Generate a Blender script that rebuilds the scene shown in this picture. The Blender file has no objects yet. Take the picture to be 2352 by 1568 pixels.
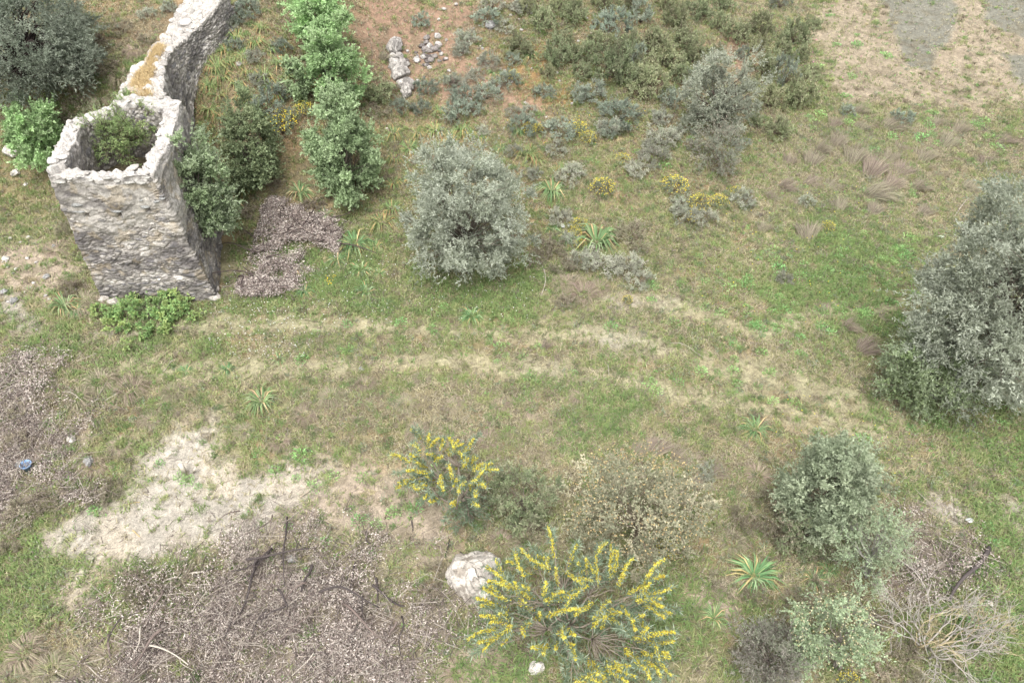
import bpy, math
import numpy as np
R = math.radians
C = bpy.context.scene.collection
rng = np.random.default_rng(11)

# ------------------------------------------------------------------ camera, sky, sun, exposure
PITCH, HC, LENS = R(46.0), 16.0, 28.0
cd = bpy.data.cameras.new("camera"); cd.lens = LENS; cd.sensor_width = 36.0
cd.clip_start = 0.1; cd.clip_end = 3000
cam = bpy.data.objects.new("camera", cd); C.objects.link(cam)
cam.location = (0, 0, HC); cam.rotation_euler = (math.pi/2 - PITCH, 0, 0)
bpy.context.scene.camera = cam
SUN_EL, SUN_AZ = R(66), R(-165)          # soft, high light from behind the viewer, a little to the left
w = bpy.data.worlds.new("World"); bpy.context.scene.world = w; w.use_nodes = True
nt = w.node_tree; nt.nodes.clear()
sky = nt.nodes.new('ShaderNodeTexSky'); sky.sky_type = 'NISHITA'; sky.sun_disc = False
sky.sun_elevation = SUN_EL; sky.sun_rotation = SUN_AZ
sky.air_density = 1.0; sky.dust_density = 6.0; sky.ozone_density = 1.0
hs = nt.nodes.new('ShaderNodeHueSaturation'); hs.inputs['Saturation'].default_value = 0.12
bg = nt.nodes.new('ShaderNodeBackground'); bg.inputs['Strength'].default_value = 0.15
wo = nt.nodes.new('ShaderNodeOutputWorld')
nt.links.new(sky.outputs[0], hs.inputs['Color']); nt.links.new(hs.outputs[0], bg.inputs[0]); nt.links.new(bg.outputs[0], wo.inputs[0])
sd = bpy.data.lights.new("sun", 'SUN'); sd.energy = 1.0; sd.angle = R(36); sd.color = (1.0, 0.995, 0.965)
so = bpy.data.objects.new("sun", sd); C.objects.link(so)
so.rotation_euler = (math.pi/2 - SUN_EL, 0, math.pi - SUN_AZ)
vs = bpy.context.scene.view_settings
vs.view_transform = 'Standard'; vs.look = 'None'; vs.gamma = 1.0; vs.exposure = 1.42; vs.use_curve_mapping = False
bpy.context.scene.cycles.max_bounces = 8; bpy.context.scene.cycles.diffuse_bounces = 6

# ------------------------------------------------------------------ numeric helpers
GAIN = 1.75
def alb(r, g, b, k=1.0):
    c = np.array([r, g, b], float)/255
    c = np.where(c <= 0.04045, c/12.92, ((c+0.055)/1.055)**2.4)
    return np.clip(c/GAIN*k, 0.004, 0.8)
def nrm(v): return v/np.maximum(np.linalg.norm(v, axis=-1, keepdims=True), 1e-9)
def sm(a, b, x):
    t = np.clip((x-a)/(b-a), 0, 1); return t*t*(3-2*t)
def h_(i, seed):
    i = i.astype(np.int64)
    h = i[..., 0]*374761393 + i[..., 1]*668265263 + seed*974711
    if i.shape[-1] > 2: h = h + i[..., 2]*2147483647
    h = (h ^ (h >> 13))*1274126177; h = h & 0xffffffff
    h = (h ^ (h >> 15))*2246822519 & 0xffffffff
    return ((h ^ (h >> 13)) & 0xffffff)/float(0xffffff)
def vn(p, seed=0):
    i = np.floor(p); f = p-i; f = f*f*(3-2*f); D = p.shape[-1]; out = 0
    for c in range(1 << D):
        o = np.array([(c >> k) & 1 for k in range(D)])
        wt = np.prod(np.where(o == 1, f, 1-f), axis=-1)
        out = out + wt*h_(i+o, seed)
    return out
def fbm(p, seed=0, n=4):
    s = 0; a = 0.5
    for k in range(n): s = s + a*vn(p*2**k, seed+k*17); a *= 0.5
    return s/(1-0.5**n)
def worley(p, seed=0):
    i = np.floor(p); d1 = np.full(p.shape[:-1], 9.); d2 = d1.copy(); idv = np.zeros(p.shape[:-1])
    for a in (-1, 0, 1):
        for b in (-1, 0, 1):
            c = i+np.array([a, b])
            q = c+np.stack([h_(c, seed), h_(c, seed+5)], -1)*0.9+0.05
            d = np.linalg.norm(q-p, axis=-1); near = d < d1
            d2 = np.where(near, d1, np.minimum(d2, d)); idv = np.where(near, h_(c, seed+9), idv); d1 = np.where(near, d, d1)
    return d1, d2, idv

# ------------------------------------------------------------------ terrain
def terr0(x, y):
    wl = 1-sm(-1.0, 12.0, x)
    yy = np.maximum(y-19.5, 0); yy = yy*yy/(yy+2.0); yy = np.where(yy > 24, 24+(yy-24)*0.2, yy)
    h = yy*(0.05+0.20*wl)
    h = h + 0.55*(np.exp(-((x+3.5)/5.0)**2-((y-8.0)/2.6)**2))*0.8          # brush heap mound
    h = h + 2.15*sm(20.8, 25.5, y)*sm(-3, -9, x)*sm(60, 34, y)
    h = h - 0.5*sm(13.5, 10.5, y)*sm(2, -6, x)
    return h
def terr(x, y):
    p = np.stack([x, y], -1)
    near = (np.abs(x) < 40) & (y < 60)
    return terr0(x, y) + 0.30*(fbm(p*0.22, 3, 3)-0.5) + np.where(near, 0.12*(fbm(p*1.1, 8, 3)-0.5), 0)
FPX = LENS/36*2352
FW = np.array([0, math.cos(PITCH), -math.sin(PITCH)]); UP = np.array([0, math.sin(PITCH), math.cos(PITCH)])
def ray(px, py):
    return np.array([(px-1176)/FPX, 0, 0])+UP*(784-py)/FPX+FW
def at(px, py, z):
    d = ray(px, py); return d*((z-HC)/d[2])+np.array([0, 0, HC])
def gp(px, py):
    z = 0.0
    for _ in range(40):
        p = at(px, py, z); zn = float(terr(np.array([p[0]]), np.array([p[1]]))[0]); z = 0.5*z+0.5*zn
    p = at(px, py, z); p[2] = z
    return p
def mpp(p): return float(((p-np.array([0, 0, HC])) @ FW)/FPX)
def proj(p):
    q = np.asarray(p)-np.array([0, 0, HC]); dep = q @ FW
    return 1176+FPX*q[..., 0]/dep, 784-FPX*(q @ UP)/dep

# ------------------------------------------------------------------ mesh helpers
class MB:
    def __init__(s): s.v = []; s.f = []; s.c = []; s.n = 0
    def add(s, v, f, c):
        v = np.asarray(v, float).reshape(-1, 3); f = np.asarray(f, int).reshape(-1, 3)
        c = np.broadcast_to(np.asarray(c, float), v.shape)
        s.v.append(v); s.f.append(f+s.n); s.c.append(c); s.n += len(v); return s
    def mesh(s, name, mat, smooth=False):
        v = np.concatenate(s.v); f = np.concatenate(s.f); c = np.concatenate(s.c)
        me = bpy.data.meshes.new(name); me.vertices.add(len(v)); me.vertices.foreach_set('co', v.astype(np.float32).ravel())
        me.loops.add(f.size); me.loops.foreach_set('vertex_index', f.astype(np.int32).ravel())
        me.polygons.add(len(f)); me.polygons.foreach_set('loop_start', np.arange(0, f.size, 3, dtype=np.int32))
        if smooth: me.polygons.foreach_set('use_smooth', np.ones(len(f), bool))
        me.update(calc_edges=True)
        a = me.color_attributes.new('Col', 'FLOAT_COLOR', 'POINT')
        a.data.foreach_set('color', np.concatenate([c, np.ones((len(c), 1))], 1).astype(np.float32).ravel())
        me.materials.append(mat); return me
    def build(s, name, mat, parent=None, smooth=False):
        o = bpy.data.objects.new(name, s.mesh(name, mat, smooth)); C.objects.link(o)
        if parent is not None: o.parent = parent
        return o
def grid_f(nu, nv, loop=False):
    i = np.arange(nu if loop else nu-1); j = np.arange(nv-1)
    I, J = np.meshgrid(i, j, indexing='ij'); I2 = (I+1) % nu
    a = I*nv+J; b = I2*nv+J; c = I2*nv+J+1; d = I*nv+J+1
    return np.concatenate([np.stack([a, b, c], -1).reshape(-1, 3), np.stack([a, c, d], -1).reshape(-1, 3)])
def tube(mb, path, r0, r1, col, sides=5, wob=0.0):
    P = np.asarray(path, float); n = len(P); T = nrm(np.gradient(P, axis=0))
    ref = np.array([0.13, 0.27, 0.95]) if abs(nrm(P[-1]-P[0])[2]) < 0.8 else np.array([0.9, 0.3, 0.1])
    A = nrm(np.cross(T, ref)); B = np.cross(T, A); rr = np.linspace(r0, r1, n)[:, None, None]
    if wob: rr = rr*(1+wob*(rng.random((n, sides, 1))-0.5))
    th = np.arange(sides)/sides*2*math.pi
    V = P[:, None]+rr*(A[:, None]*np.cos(th)[None, :, None]+B[:, None]*np.sin(th)[None, :, None])
    f = []
    for i in range(n-1):
        for k in range(sides):
            a = i*sides+k; b = i*sides+(k+1) % sides
            f += [[a, b, b+sides], [a, b+sides, a+sides]]
    for k in range(1, sides-1): f += [[0, k+1, k], [(n-1)*sides, (n-1)*sides+k, (n-1)*sides+k+1]]
    c = np.asarray(col)*(0.8+0.4*rng.random((n*sides, 1)))
    mb.add(V.reshape(-1, 3), f, c)
def curve(a, b, bend, n=7, up=0.0):
    a = np.asarray(a, float); b = np.asarray(b, float); t = np.linspace(0, 1, n)[:, None]
    L = np.linalg.norm(b-a); o = rng.normal(size=3)*bend*L; o2 = rng.normal(size=3)*bend*L*0.5
    return a+(b-a)*t+o*np.sin(t*math.pi)+o2*np.sin(t*2*math.pi)+np.array([0, 0, up*L])*np.sin(t*math.pi)
def leaves(mb, pos, d, L, W, col, fold=0.25):
    n = len(pos); L = np.broadcast_to(L, n)[:, None]; W = np.broadcast_to(W, n)[:, None]
    d = nrm(d); s = nrm(np.cross(d, rng.normal(size=(n, 3)))); u = np.cross(s, d)
    m = pos+d*L*0.5
    V = np.stack([pos, m+s*W*0.5+u*W*fold, pos+d*L, m-s*W*0.5+u*W*fold], 1)
    k = np.arange(n)[:, None]*4
    f = np.concatenate([k+[0, 1, 2], k+[0, 2, 3]])
    mb.add(V.reshape(-1, 3), f, np.repeat(np.broadcast_to(col, (n, 3)), 4, 0))
def blades(mb, pos, d, L, W, col, droop=0.5, tip=None):
    """ribbon blades bending over: 5 verts, 3 tris"""
    n = len(pos); L = np.broadcast_to(L, n)[:, None]; W = np.broadcast_to(W, n)[:, None]; d = nrm(d)
    s = nrm(np.cross(d, np.array([0, 0, 1.])+0.2*rng.normal(size=(n, 3)))); g = np.array([0, 0, -1.])
    p1 = pos+d*L*0.5; p2 = p1+nrm(d+g*droop)*L*0.5
    V = np.stack([pos-s*W*.5, pos+s*W*.5, p1+s*W*.45, p1-s*W*.45, p2], 1)
    k = np.arange(n)[:, None]*5
    f = np.concatenate([k+[0, 1, 2], k+[0, 2, 3], k+[3, 2, 4]])
    c = np.repeat(np.broadcast_to(col, (n, 3))[:, None], 5, 1).copy()
    if tip is not None: c[:, 4] = np.broadcast_to(tip, (n, 3))
    mb.add(V.reshape(-1, 3), f, c.reshape(-1, 3))
OCT = np.array([[1, 0, 0], [-1, 0, 0], [0, 1, 0], [0, -1, 0], [0, 0, 1], [0, 0, -1.]])
OF = np.array([[0, 2, 4], [2, 1, 4], [1, 3, 4], [3, 0, 4], [2, 0, 5], [1, 2, 5], [3, 1, 5], [0, 3, 5]])
def balls(mb, pos, r, col):
    n = len(pos); r = np.broadcast_to(r, n)[:, None, None]
    V = pos[:, None]+OCT[None]*r*(0.8+0.4*rng.random((n, 6, 1)))
    f = OF[None]+np.arange(n)[:, None, None]*6
    mb.add(V.reshape(-1, 3), f.reshape(-1, 3), np.repeat(np.broadcast_to(col, (n, 3)), 6, 0))
def sphere_grid(nu, nv):
    u = np.arange(nu)/nu*2*math.pi; v = np.linspace(0.02, math.pi-0.02, nv); U, V = np.meshgrid(u, v, indexing='ij')
    return np.stack([np.cos(U)*np.sin(V), np.sin(U)*np.sin(V), np.cos(V)], -1).reshape(-1, 3)
def rock_mb(size, col, seed, n=28, rough=0.35, crack=0.0, dark=None):
    mb = MB(); D = sphere_grid(n*2, n)
    r = 1+rough*(fbm(D*1.6+seed*7.1, seed, 4)-0.5)*2
    for k in range(9):          # chipped planes
        nn = nrm(np.array([[math.sin(seed*3.3+k*2.1), math.cos(seed*1.7+k*4.2), math.sin(k*1.3+seed)]]))[0]
        dd = D @ nn; cut = 0.72+0.2*h_(np.array([k, seed]), 3); r = np.where(dd > 0.1, np.minimum(r, cut/np.maximum(dd, 0.1)), r)
    c = np.asarray(col)*(0.75+0.5*fbm(D*3+seed, seed+4, 4))[:, None]
    if crack:
        uv = np.stack([D[:, 0]+0.5*D[:, 2], D[:, 1]-0.6*D[:, 2]], -1)*3.2
        d1, d2, iv = worley(uv+seed+0.5*vn(uv*2, 2)[:, None], seed); e = d2-d1
        r = r-crack*sm(0.12, 0.0, e)+crack*1.2*(iv-0.5)
        c = c*(0.45+0.55*sm(0.0, 0.1, e))[:, None]*(0.8+0.4*iv)[:, None]
    if dark is not None:
        k = sm(0.52, 0.62, fbm(D*2.5+seed*3, seed+8, 4))[:, None]; c = c*(1-k)+np.asarray(dark)*k
    V = D*r[:, None]*np.asarray(size)
    mb.add(V, grid_f(n*2, n, True), c); return mb

# ------------------------------------------------------------------ materials
def mat_col(name, rough=0.8, trans=0.0, rand=0.0, bump=None, nscale=None, k=1.0, spec=0.2, sat=1.0):
    m = bpy.data.materials.new(name); m.use_nodes = True; t = m.node_tree; n = t.nodes; b = n['Principled BSDF']; out = n['Material Output']
    b.inputs['Roughness'].default_value = rough; b.inputs['Specular IOR Level'].default_value = spec
    a = n.new('ShaderNodeVertexColor'); a.layer_name = 'Col'; col = a.outputs['Color']
    if sat != 1.0:
        hq = n.new('ShaderNodeHueSaturation'); hq.inputs['Saturation'].default_value = sat; t.links.new(col, hq.inputs['Color']); col = hq.outputs[0]
    if k != 1.0:
        kk = n.new('ShaderNodeVectorMath'); kk.operation = 'SCALE'; kk.inputs['Scale'].default_value = k; t.links.new(col, kk.inputs[0]); col = kk.outputs[0]
    if rand:
        oi = n.new('ShaderNodeObjectInfo'); mr = n.new('ShaderNodeMapRange'); mr.inputs[3].default_value = 1-rand; mr.inputs[4].default_value = 1+rand
        t.links.new(oi.outputs['Random'], mr.inputs[0]); hv = n.new('ShaderNodeHueSaturation'); t.links.new(mr.outputs[0], hv.inputs['Value'])
        m2 = n.new('ShaderNodeMath'); m2.operation = 'MULTIPLY'; m2.inputs[1].default_value = 7.31; t.links.new(oi.outputs['Random'], m2.inputs[0])
        m3 = n.new('ShaderNodeMath'); m3.operation = 'FRACT'; t.links.new(m2.outputs[0], m3.inputs[0])
        mr2 = n.new('ShaderNodeMapRange'); mr2.inputs[3].default_value = 0.48; mr2.inputs[4].default_value = 0.52
        t.links.new(m3.outputs[0], mr2.inputs[0]); t.links.new(mr2.outputs[0], hv.inputs['Hue'])
        t.links.new(col, hv.inputs['Color']); col = hv.outputs[0]
    if nscale:
        tc = n.new('ShaderNodeTexCoord'); prev = None
        for sc, am in nscale:
            nz = n.new('ShaderNodeTexNoise'); nz.inputs['Scale'].default_value = sc; nz.inputs['Detail'].default_value = 4; nz.inputs['Roughness'].default_value = 0.65
            t.links.new(tc.outputs['Object'], nz.inputs['Vector'])
            r = n.new('ShaderNodeMapRange'); r.inputs[1].default_value = 0.3; r.inputs[2].default_value = 0.7; r.inputs[3].default_value = 1-am; r.inputs[4].default_value = 1+am
            t.links.new(nz.outputs[0], r.inputs[0]); mx = n.new('ShaderNodeVectorMath'); mx.operation = 'SCALE'
            t.links.new(col, mx.inputs[0]); t.links.new(r.outputs[0], mx.inputs['Scale']); col = mx.outputs[0]; prev = nz
        if bump:
            bp = n.new('ShaderNodeBump'); bp.inputs['Strength'].default_value = bump; bp.inputs['Distance'].default_value = 0.03
            t.links.new(prev.outputs[0], bp.inputs['Height']); t.links.new(bp.outputs[0], b.inputs['Normal'])
    t.links.new(col, b.inputs['Base Color'])
    if trans:
        tr = n.new('ShaderNodeBsdfTranslucent'); t.links.new(col, tr.inputs['Color']); mx = n.new('ShaderNodeMixShader'); mx.inputs[0].default_value = trans
        t.links.new(b.outputs[0], mx.inputs[1]); t.links.new(tr.outputs[0], mx.inputs[2]); t.links.new(mx.outputs[0], out.inputs['Surface'])
    return m
M_leaf = mat_col('leaf', 0.65, 0.45, 0.0, k=1.9, sat=0.74)
M_shrub = mat_col('shrub_leaf', 0.75, 0.4, 0.22, k=1.9, sat=0.85)
M_wood = mat_col('wood', 0.85)
M_grass = mat_col('grass_blade', 0.7, 0.3, k=1.4, sat=0.9)
M_blade = mat_col('strap_leaf', 0.6, 0.3, 0.1, k=1.6, sat=0.9)
M_ground = mat_col('soil', 0.95, nscale=[(2.2, 0.12), (9, 0.28), (34, 0.40)], bump=0.5, spec=0.05)
M_stone = mat_col('stone', 0.9, nscale=[(5, 0.15), (28, 0.3)], bump=0.4, spec=0.1, k=1.08, sat=0.76)
M_petal = mat_col('petal', 0.7, 0.25, k=1.5)
M_obj = mat_col('painted', 0.5)

# ------------------------------------------------------------------ tagging and labels
ALL = {}
def tag(o, label, cat, group=None, kind=None):
    if label: o['label'] = label
    if cat: o['category'] = cat
    if group: o['group'] = group
    if kind: o['kind'] = kind
    return o
def empty(name, loc, rz=0.0, sc=(1, 1, 1)):
    o = bpy.data.objects.new(name, None); o.empty_display_size = 0.1; C.objects.link(o)
    o.location = loc; o.rotation_euler = (0, 0, rz); o.scale = sc; return o
def dup(o, loc, rz, sc):
    c = o.copy(); C.objects.link(c); c.location = loc; c.rotation_euler = (0, 0, rz); c.scale = sc
    for ch in o.children:
        k = ch.copy(); C.objects.link(k); k.parent = c
    return c
LAND = [("ruined tower", 290, 480), ("rock outcrop", 920, 150), ("middle silver olive", 1060, 490),
        ("upper bright green tree", 730, 70), ("conical tree", 785, 350), ("hazy olive", 1650, 260),
        ("right edge olive", 2240, 760), ("large yellow acacia", 1310, 1390), ("small yellow acacia", 1030, 1080),
        ("pale cracked boulder", 1090, 1320), ("dead brush heap", 660, 560), ("dark gravel patch", 2110, 80),
        ("bleached leafless bush", 2130, 1420), ("round grey green bush", 1900, 1130), ("big drooping squill", 1370, 535),
        ("ruined wall", 420, 150), ("pale bare earth", 400, 1190), ("brown litter heap", 620, 1430), ("bright tower bush", 90, 310),
        ("cistus thicket", 1430, 130), ("blue plastic tub", 68, 1070)]
ORD = ['closest to', 'second closest to', 'third closest to', 'fourth closest to', 'fifth closest to', 'sixth closest to', 'seventh closest to',
       'eighth closest to', 'ninth closest to', 'tenth closest to', 'eleventh closest to', 'twelfth closest to'] + [w_+' closest to' for w_ in ('thirteenth', 'fourteenth', 'fifteenth', 'sixteenth', 'seventeenth', 'eighteenth', 'nineteenth', 'twentieth')]
PEND = []
def pend(o, desc, cat, group, px, py):
    o['category'] = cat; o['group'] = group; PEND.append((o, desc, px, py))
def flush_labels():
    buckets = {}
    for o, desc, px, py in PEND:
        j = min(range(len(LAND)), key=lambda k: (LAND[k][1]-px)**2+(LAND[k][2]-py)**2)
        dx = px-LAND[j][1]; dy = py-LAND[j][2]
        side = ('on its right' if dx > 0 else 'on its left') if abs(dx) > abs(dy) else ('in front of it' if dy > 0 else 'behind it')
        buckets.setdefault((desc, j, side), []).append((dx*dx+dy*dy, o))
    for (desc, j, side), lst in buckets.items():
        lst.sort(key=lambda t: t[0])
        for k, (_, o) in enumerate(lst):
            if len(lst) == 1: o['label'] = f"{desc} near the {LAND[j][0]}, {side}"
            else: o['label'] = f"{desc}, {ORD[min(k, 19)]} the {LAND[j][0]} {side}"

# ------------------------------------------------------------------ ground regions, traced on the ground plane
def wpoly(pts): return np.array([gp(*q)[:2] for q in pts])
NC = {}
def cfbm(P, seed):
    key = (id(P), len(P), seed)
    if key not in NC:
        NC.clear(); NC[key] = fbm(P*1.3, seed, 4)
    return NC[key]
def pmask(P, poly, soft=0.5, nz=0.6, seed=1):
    ins = np.zeros(len(P), bool); d = np.full(len(P), 1e9); n = len(poly)
    for i in range(n):
        a = poly[i]; b = poly[(i+1) % n]; ab = b-a; t = np.clip(((P-a) @ ab)/(ab @ ab), 0, 1)
        d = np.minimum(d, np.linalg.norm(P-a-t[:, None]*ab, axis=1))
        c = ((a[1] > P[:, 1]) != (b[1] > P[:, 1])) & (P[:, 0] < (b[0]-a[0])*(P[:, 1]-a[1])/(b[1]-a[1]+1e-12)+a[0]); ins ^= c
    sd_ = np.where(ins, d, -d)+nz*2*(cfbm(P, seed)-0.5)
    return sm(-soft, soft, sd_)
def lmask(P, pts, wd, seed=2):
    L = wpoly(pts); d = np.full(len(P), 1e9)
    for a, b in zip(L[:-1], L[1:]):
        ab = b-a; t = np.clip(((P-a) @ ab)/(ab @ ab), 0, 1); d = np.minimum(d, np.linalg.norm(P-a-t[:, None]*ab, axis=1))
    return sm(wd, wd*0.3, d+0.5*wd*2*(fbm(P*1.7, seed, 4)-0.5))
REG = {
 'pale': [[(95, 1205), (240, 1160), (330, 1105), (330, 1040), (415, 965), (505, 975), (510, 1050), (600, 1075), (740, 1045), (760, 1120), (640, 1180), (600, 1250), (440, 1290), (280, 1310), (130, 1310)],
          [(120, 1300), (225, 1285), (215, 1400), (150, 1370)], [(225, 775), (330, 772), (325, 795), (230, 792)], [(1200, 838), (1270, 838), (1270, 856), (1200, 856)],
          [(1400, 690), (1560, 680), (1560, 705), (1420, 710)], [(1300, 755), (1480, 755), (1530, 810), (1420, 800)], [(0, 660), (60, 690), (60, 720), (0, 720)],
          [(2100, 1130), (2230, 1160), (2200, 1190), (2110, 1160)], [(2320, 1150), (2352, 1150), (2352, 1270), (2310, 1240)], [(60, 690), (110, 745), (60, 760), (0, 740)]],
 'brown': [[(560, 1095), (800, 1040), (930, 1100), (1060, 1180), (1070, 1270), (960, 1330), (880, 1250), (720, 1230), (580, 1230)], [(1010, 1470), (1150, 1480), (1130, 1530), (1000, 1520)],
           [(1570, 1310), (1700, 1340), (1680, 1440), (1560, 1400)], [(0, 560), (150, 560), (190, 640), (100, 690), (0, 680)]],
 'litter': [[(450, 1340), (560, 1270), (650, 1230), (760, 1240), (880, 1300), (1010, 1400), (1100, 1440), (1010, 1470), (960, 1568), (900, 1620), (150, 1620), (240, 1450), (330, 1370)],
            [(-40, 850), (70, 840), (150, 910), (190, 990), (200, 1110), (140, 1180), (60, 1120), (-40, 1230)], [(2080, 1230), (2200, 1230), (2190, 1330), (2080, 1330)]],
 'red': [[(790, -40), (1200, -40), (1130, 60), (1060, 150), (960, 240), (860, 220), (820, 120)], [(1000, 110), (1250, 150), (1250, 280), (1000, 260)], [(1650, 20), (1750, 130), (1720, 240), (1640, 130)]],
 'moss': [[(1120, 60), (1250, 90), (1330, 190), (1420, 240), (1300, 250), (1180, 220), (1130, 140)], [(1200, 130), (1300, 190), (1250, 210), (1200, 190)], [(420, 60), (480, 60), (460, 10)]],
 'gravel': [[(1860, -60), (2460, -60), (2460, 240), (2200, 260), (1930, 250), (1890, 140)]],
 'dark': [[(2005, -60), (2205, -60), (2195, 70), (2150, 120), (2140, 165), (2090, 150), (2050, 90)], [(2222, -60), (2440, -60), (2440, 120), (2340, 85), (2270, 45)], [(2310, 125), (2440, 120), (2440, 215), (2335, 195)]],
 'green': [[(1990, 950), (2420, 930), (2420, 1110), (2120, 1010)], [(220, 700), (480, 690), (470, 740), (330, 770), (240, 750)], [(-40, 1230), (130, 1240), (150, 1330), (60, 1490), (-40, 1490)],
           [(1480, 1340), (1660, 1330), (1660, 1520), (1500, 1520)], [(2150, 1090), (2420, 1110), (2420, 1620), (2240, 1620), (2180, 1350), (2240, 1250)], [(960, 620), (1260, 620), (1260, 750), (1000, 750)],
           [(0, 250), (130, 200), (260, 170), (230, 330), (0, 360)], [(160, 1110), (330, 1090), (330, 1170), (170, 1220)], [(210, 1290), (430, 1280), (420, 1340), (230, 1390)], [(520, 560), (880, 560), (900, 720), (560, 720)],
           [(0, 740), (120, 760), (330, 790), (480, 800), (470, 860), (100, 850), (0, 800)], [(950, 1480), (1250, 1490), (1250, 1600), (930, 1600)], [(1880, 500), (2100, 560), (2060, 760), (1760, 720), (1820, 560)], [(1260, 870), (1480, 880), (1480, 1010), (1260, 1010)]],
 'straw': [[(130, 790), (420, 850), (420, 880), (180, 870)], [(1700, 260), (2420, 250), (2420, 520), (1760, 480)], [(0, 1480), (240, 1460), (200, 1620), (-40, 1620)], [(620, 860), (1100, 880), (1080, 1010), (700, 980)], [(1100, 880), (1700, 900), (1800, 1080), (1100, 1090)],
           [(140, 150), (300, 60), (420, 0), (330, 130)], [(1640, 1020), (1840, 1040), (1840, 1300), (1660, 1260)]],
}
TRACKS = [([(330, 750), (520, 745), (760, 742), (1000, 752), (1250, 775), (1420, 760)], 0.35), ([(300, 845), (560, 850), (800, 835), (1000, 828), (1250, 846), (1450, 880), (1650, 915), (1850, 960), (2050, 1010)], 0.42),
          ([(1480, 790), (1700, 850), (1950, 920), (2080, 960)], 0.5), ([(2080, 700), (1900, 720), (1750, 760), (1500, 690)], 0.4)]
STEP = 0.10; GX0, GX1, GY0, GY1 = -32.0, 32.0, 1.0, 45.0
gx = np.arange(GX0, GX1+1e-6, STEP); gy = np.arange(GY0, GY1+1e-6, STEP); XX, YY = np.meshgrid(gx, gy, indexing='ij')
P2 = np.stack([XX.ravel(), YY.ravel()], -1)
FLD = {}
for s_, (k, polys) in enumerate(REG.items()):
    v = np.zeros(len(P2)); sf, nz = {'dark': (0.15, 0.4), 'green': (1.3, 1.6), 'straw': (1.2, 1.4), 'gravel': (1.0, 1.3), 'litter': (1.1, 1.3), 'red': (0.9, 1.2)}.get(k, (0.45, 0.55))
    for poly in polys: v = np.maximum(v, pmask(P2, wpoly(poly), sf, nz, 20+s_))
    FLD[k] = v
FLD['track'] = np.max([lmask(P2, pts, wd*1.3, 31) for pts, wd in TRACKS], axis=0)
def samp(k, x, y):
    g = FLD[k].reshape(len(gx), len(gy)); fx = np.clip((x-GX0)/STEP, 0, len(gx)-1.001); fy = np.clip((y-GY0)/STEP, 0, len(gy)-1.001)
    i = fx.astype(int); j = fy.astype(int); a = fx-i; b = fy-j
    return g[i, j]*(1-a)*(1-b)+g[i+1, j]*a*(1-b)+g[i, j+1]*(1-a)*b+g[i+1, j+1]*a*b
def mixc(c, k, col): return c*(1-k[:, None])+np.asarray(col)*k[:, None]
def ground_col(P):
    n1 = fbm(P*0.5, 41, 4); n2 = fbm(P*2.5, 42, 4); n3 = fbm(P*1.1+9, 43, 4); x, y = P[:, 0], P[:, 1]
    c = mixc(np.broadcast_to(alb(142, 138, 104), (len(P), 3)), sm(0.4, 0.62, n1), alb(158, 150, 120))
    c = mixc(c, 0.6*sm(0.5, 0.66, n2), alb(122, 118, 84)); c = mixc(c, 0.5*sm(0.52, 0.7, n3), alb(156, 126, 98))
    up = sm(19.5, 24, y); c = mixc(c, 0.55*up*sm(14, 6, x), alb(150, 124, 98))
    for k, col, a in (('red', alb(158, 130, 112), .85), ('moss', alb(152, 124, 82), .8), ('gravel', alb(166, 152, 133), .9), ('dark', alb(128, 127, 116), .92), ('green', alb(124, 126, 90), .5),
                      ('straw', alb(150, 134, 112), .5), ('brown', alb(182, 166, 148), .9), ('litter', alb(138, 126, 119), .85), ('pale', alb(181, 173, 160), .97), ('track', alb(172, 166, 136), .72)):
        c = mixc(c, samp(k, x, y)*a, col)
    c = mixc(c, 0.3*samp('pale', x, y)*sm(0.45, 0.65, n3), alb(200, 184, 158))
    c = mixc(c, 0.45*sm(0.55, 0.68, fbm(P*1.9+5, 46, 4))*(1-samp('pale', x, y)), alb(112, 104, 84))
    return c*(0.80+0.40*fbm(P*6, 44, 3))[:, None]
far = np.array([50, 60, 80, 120, 200, 400, 800.])
ex = np.concatenate([-far[::-1], np.arange(-32, 32.01, 0.09), far]); ey = np.concatenate([[-800, -400, -200, -100, -50, -20, -5], np.arange(1.0, 45, 0.09), far])
EX, EY = np.meshgrid(ex, ey, indexing='ij'); V = np.stack([EX.ravel(), EY.ravel(), terr(EX.ravel(), EY.ravel())], -1)
V[:, 2] += np.where((np.abs(V[:, 0]) < 32) & (V[:, 1] > 1.0) & (V[:, 1] < 45), 0.05*(fbm(V[:, :2]*5, 51, 2)-0.5), 0)
gm = MB().add(V, grid_f(len(ex), len(ey)), ground_col(V[:, :2]))
tag(gm.build('ground', M_ground, smooth=True), 'dry grassy hillside with pale bare earth and faint wheel tracks', 'ground', kind='structure')

# ------------------------------------------------------------------ scatter over what the view takes in
def scatter(n, m=60, fringe=420.0):
    out = []; tot = 0
    while tot < n:
        y = 1.5+(GY1-4.5)*rng.random(n*2); x = (rng.random(n*2)*2-1)*31
        z = terr(x, y); q = np.stack([x, y, z], -1); px, py = proj(q)
        off = np.maximum.reduce([-px-m, px-2352-m, -py-m, py-1568-m, np.zeros_like(px)])
        q = q[rng.random(len(q)) < np.clip(1-off/fringe, 0, 1)]; out.append(q); tot += int((off <= 0).sum())
    q = np.concatenate(out); k = n/max(tot, 1); return q[rng.random(len(q)) < k] if k < 1 else q
TOWER_POLY = np.array([[-11.9, 17.1], [-8.6, 17.1], [-9.0, 20.9], [-10.6, 22.5], [-10.9, 29.5], [-12.1, 29.5], [-12.3, 22.0], [-12.5, 19.4]])
def keep_off(p):
    return pmask(p[:, :2], TOWER_POLY, 0.01, 0.0) < 0.5
def pick(p, prob): return p[rng.random(len(p)) < prob]
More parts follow.
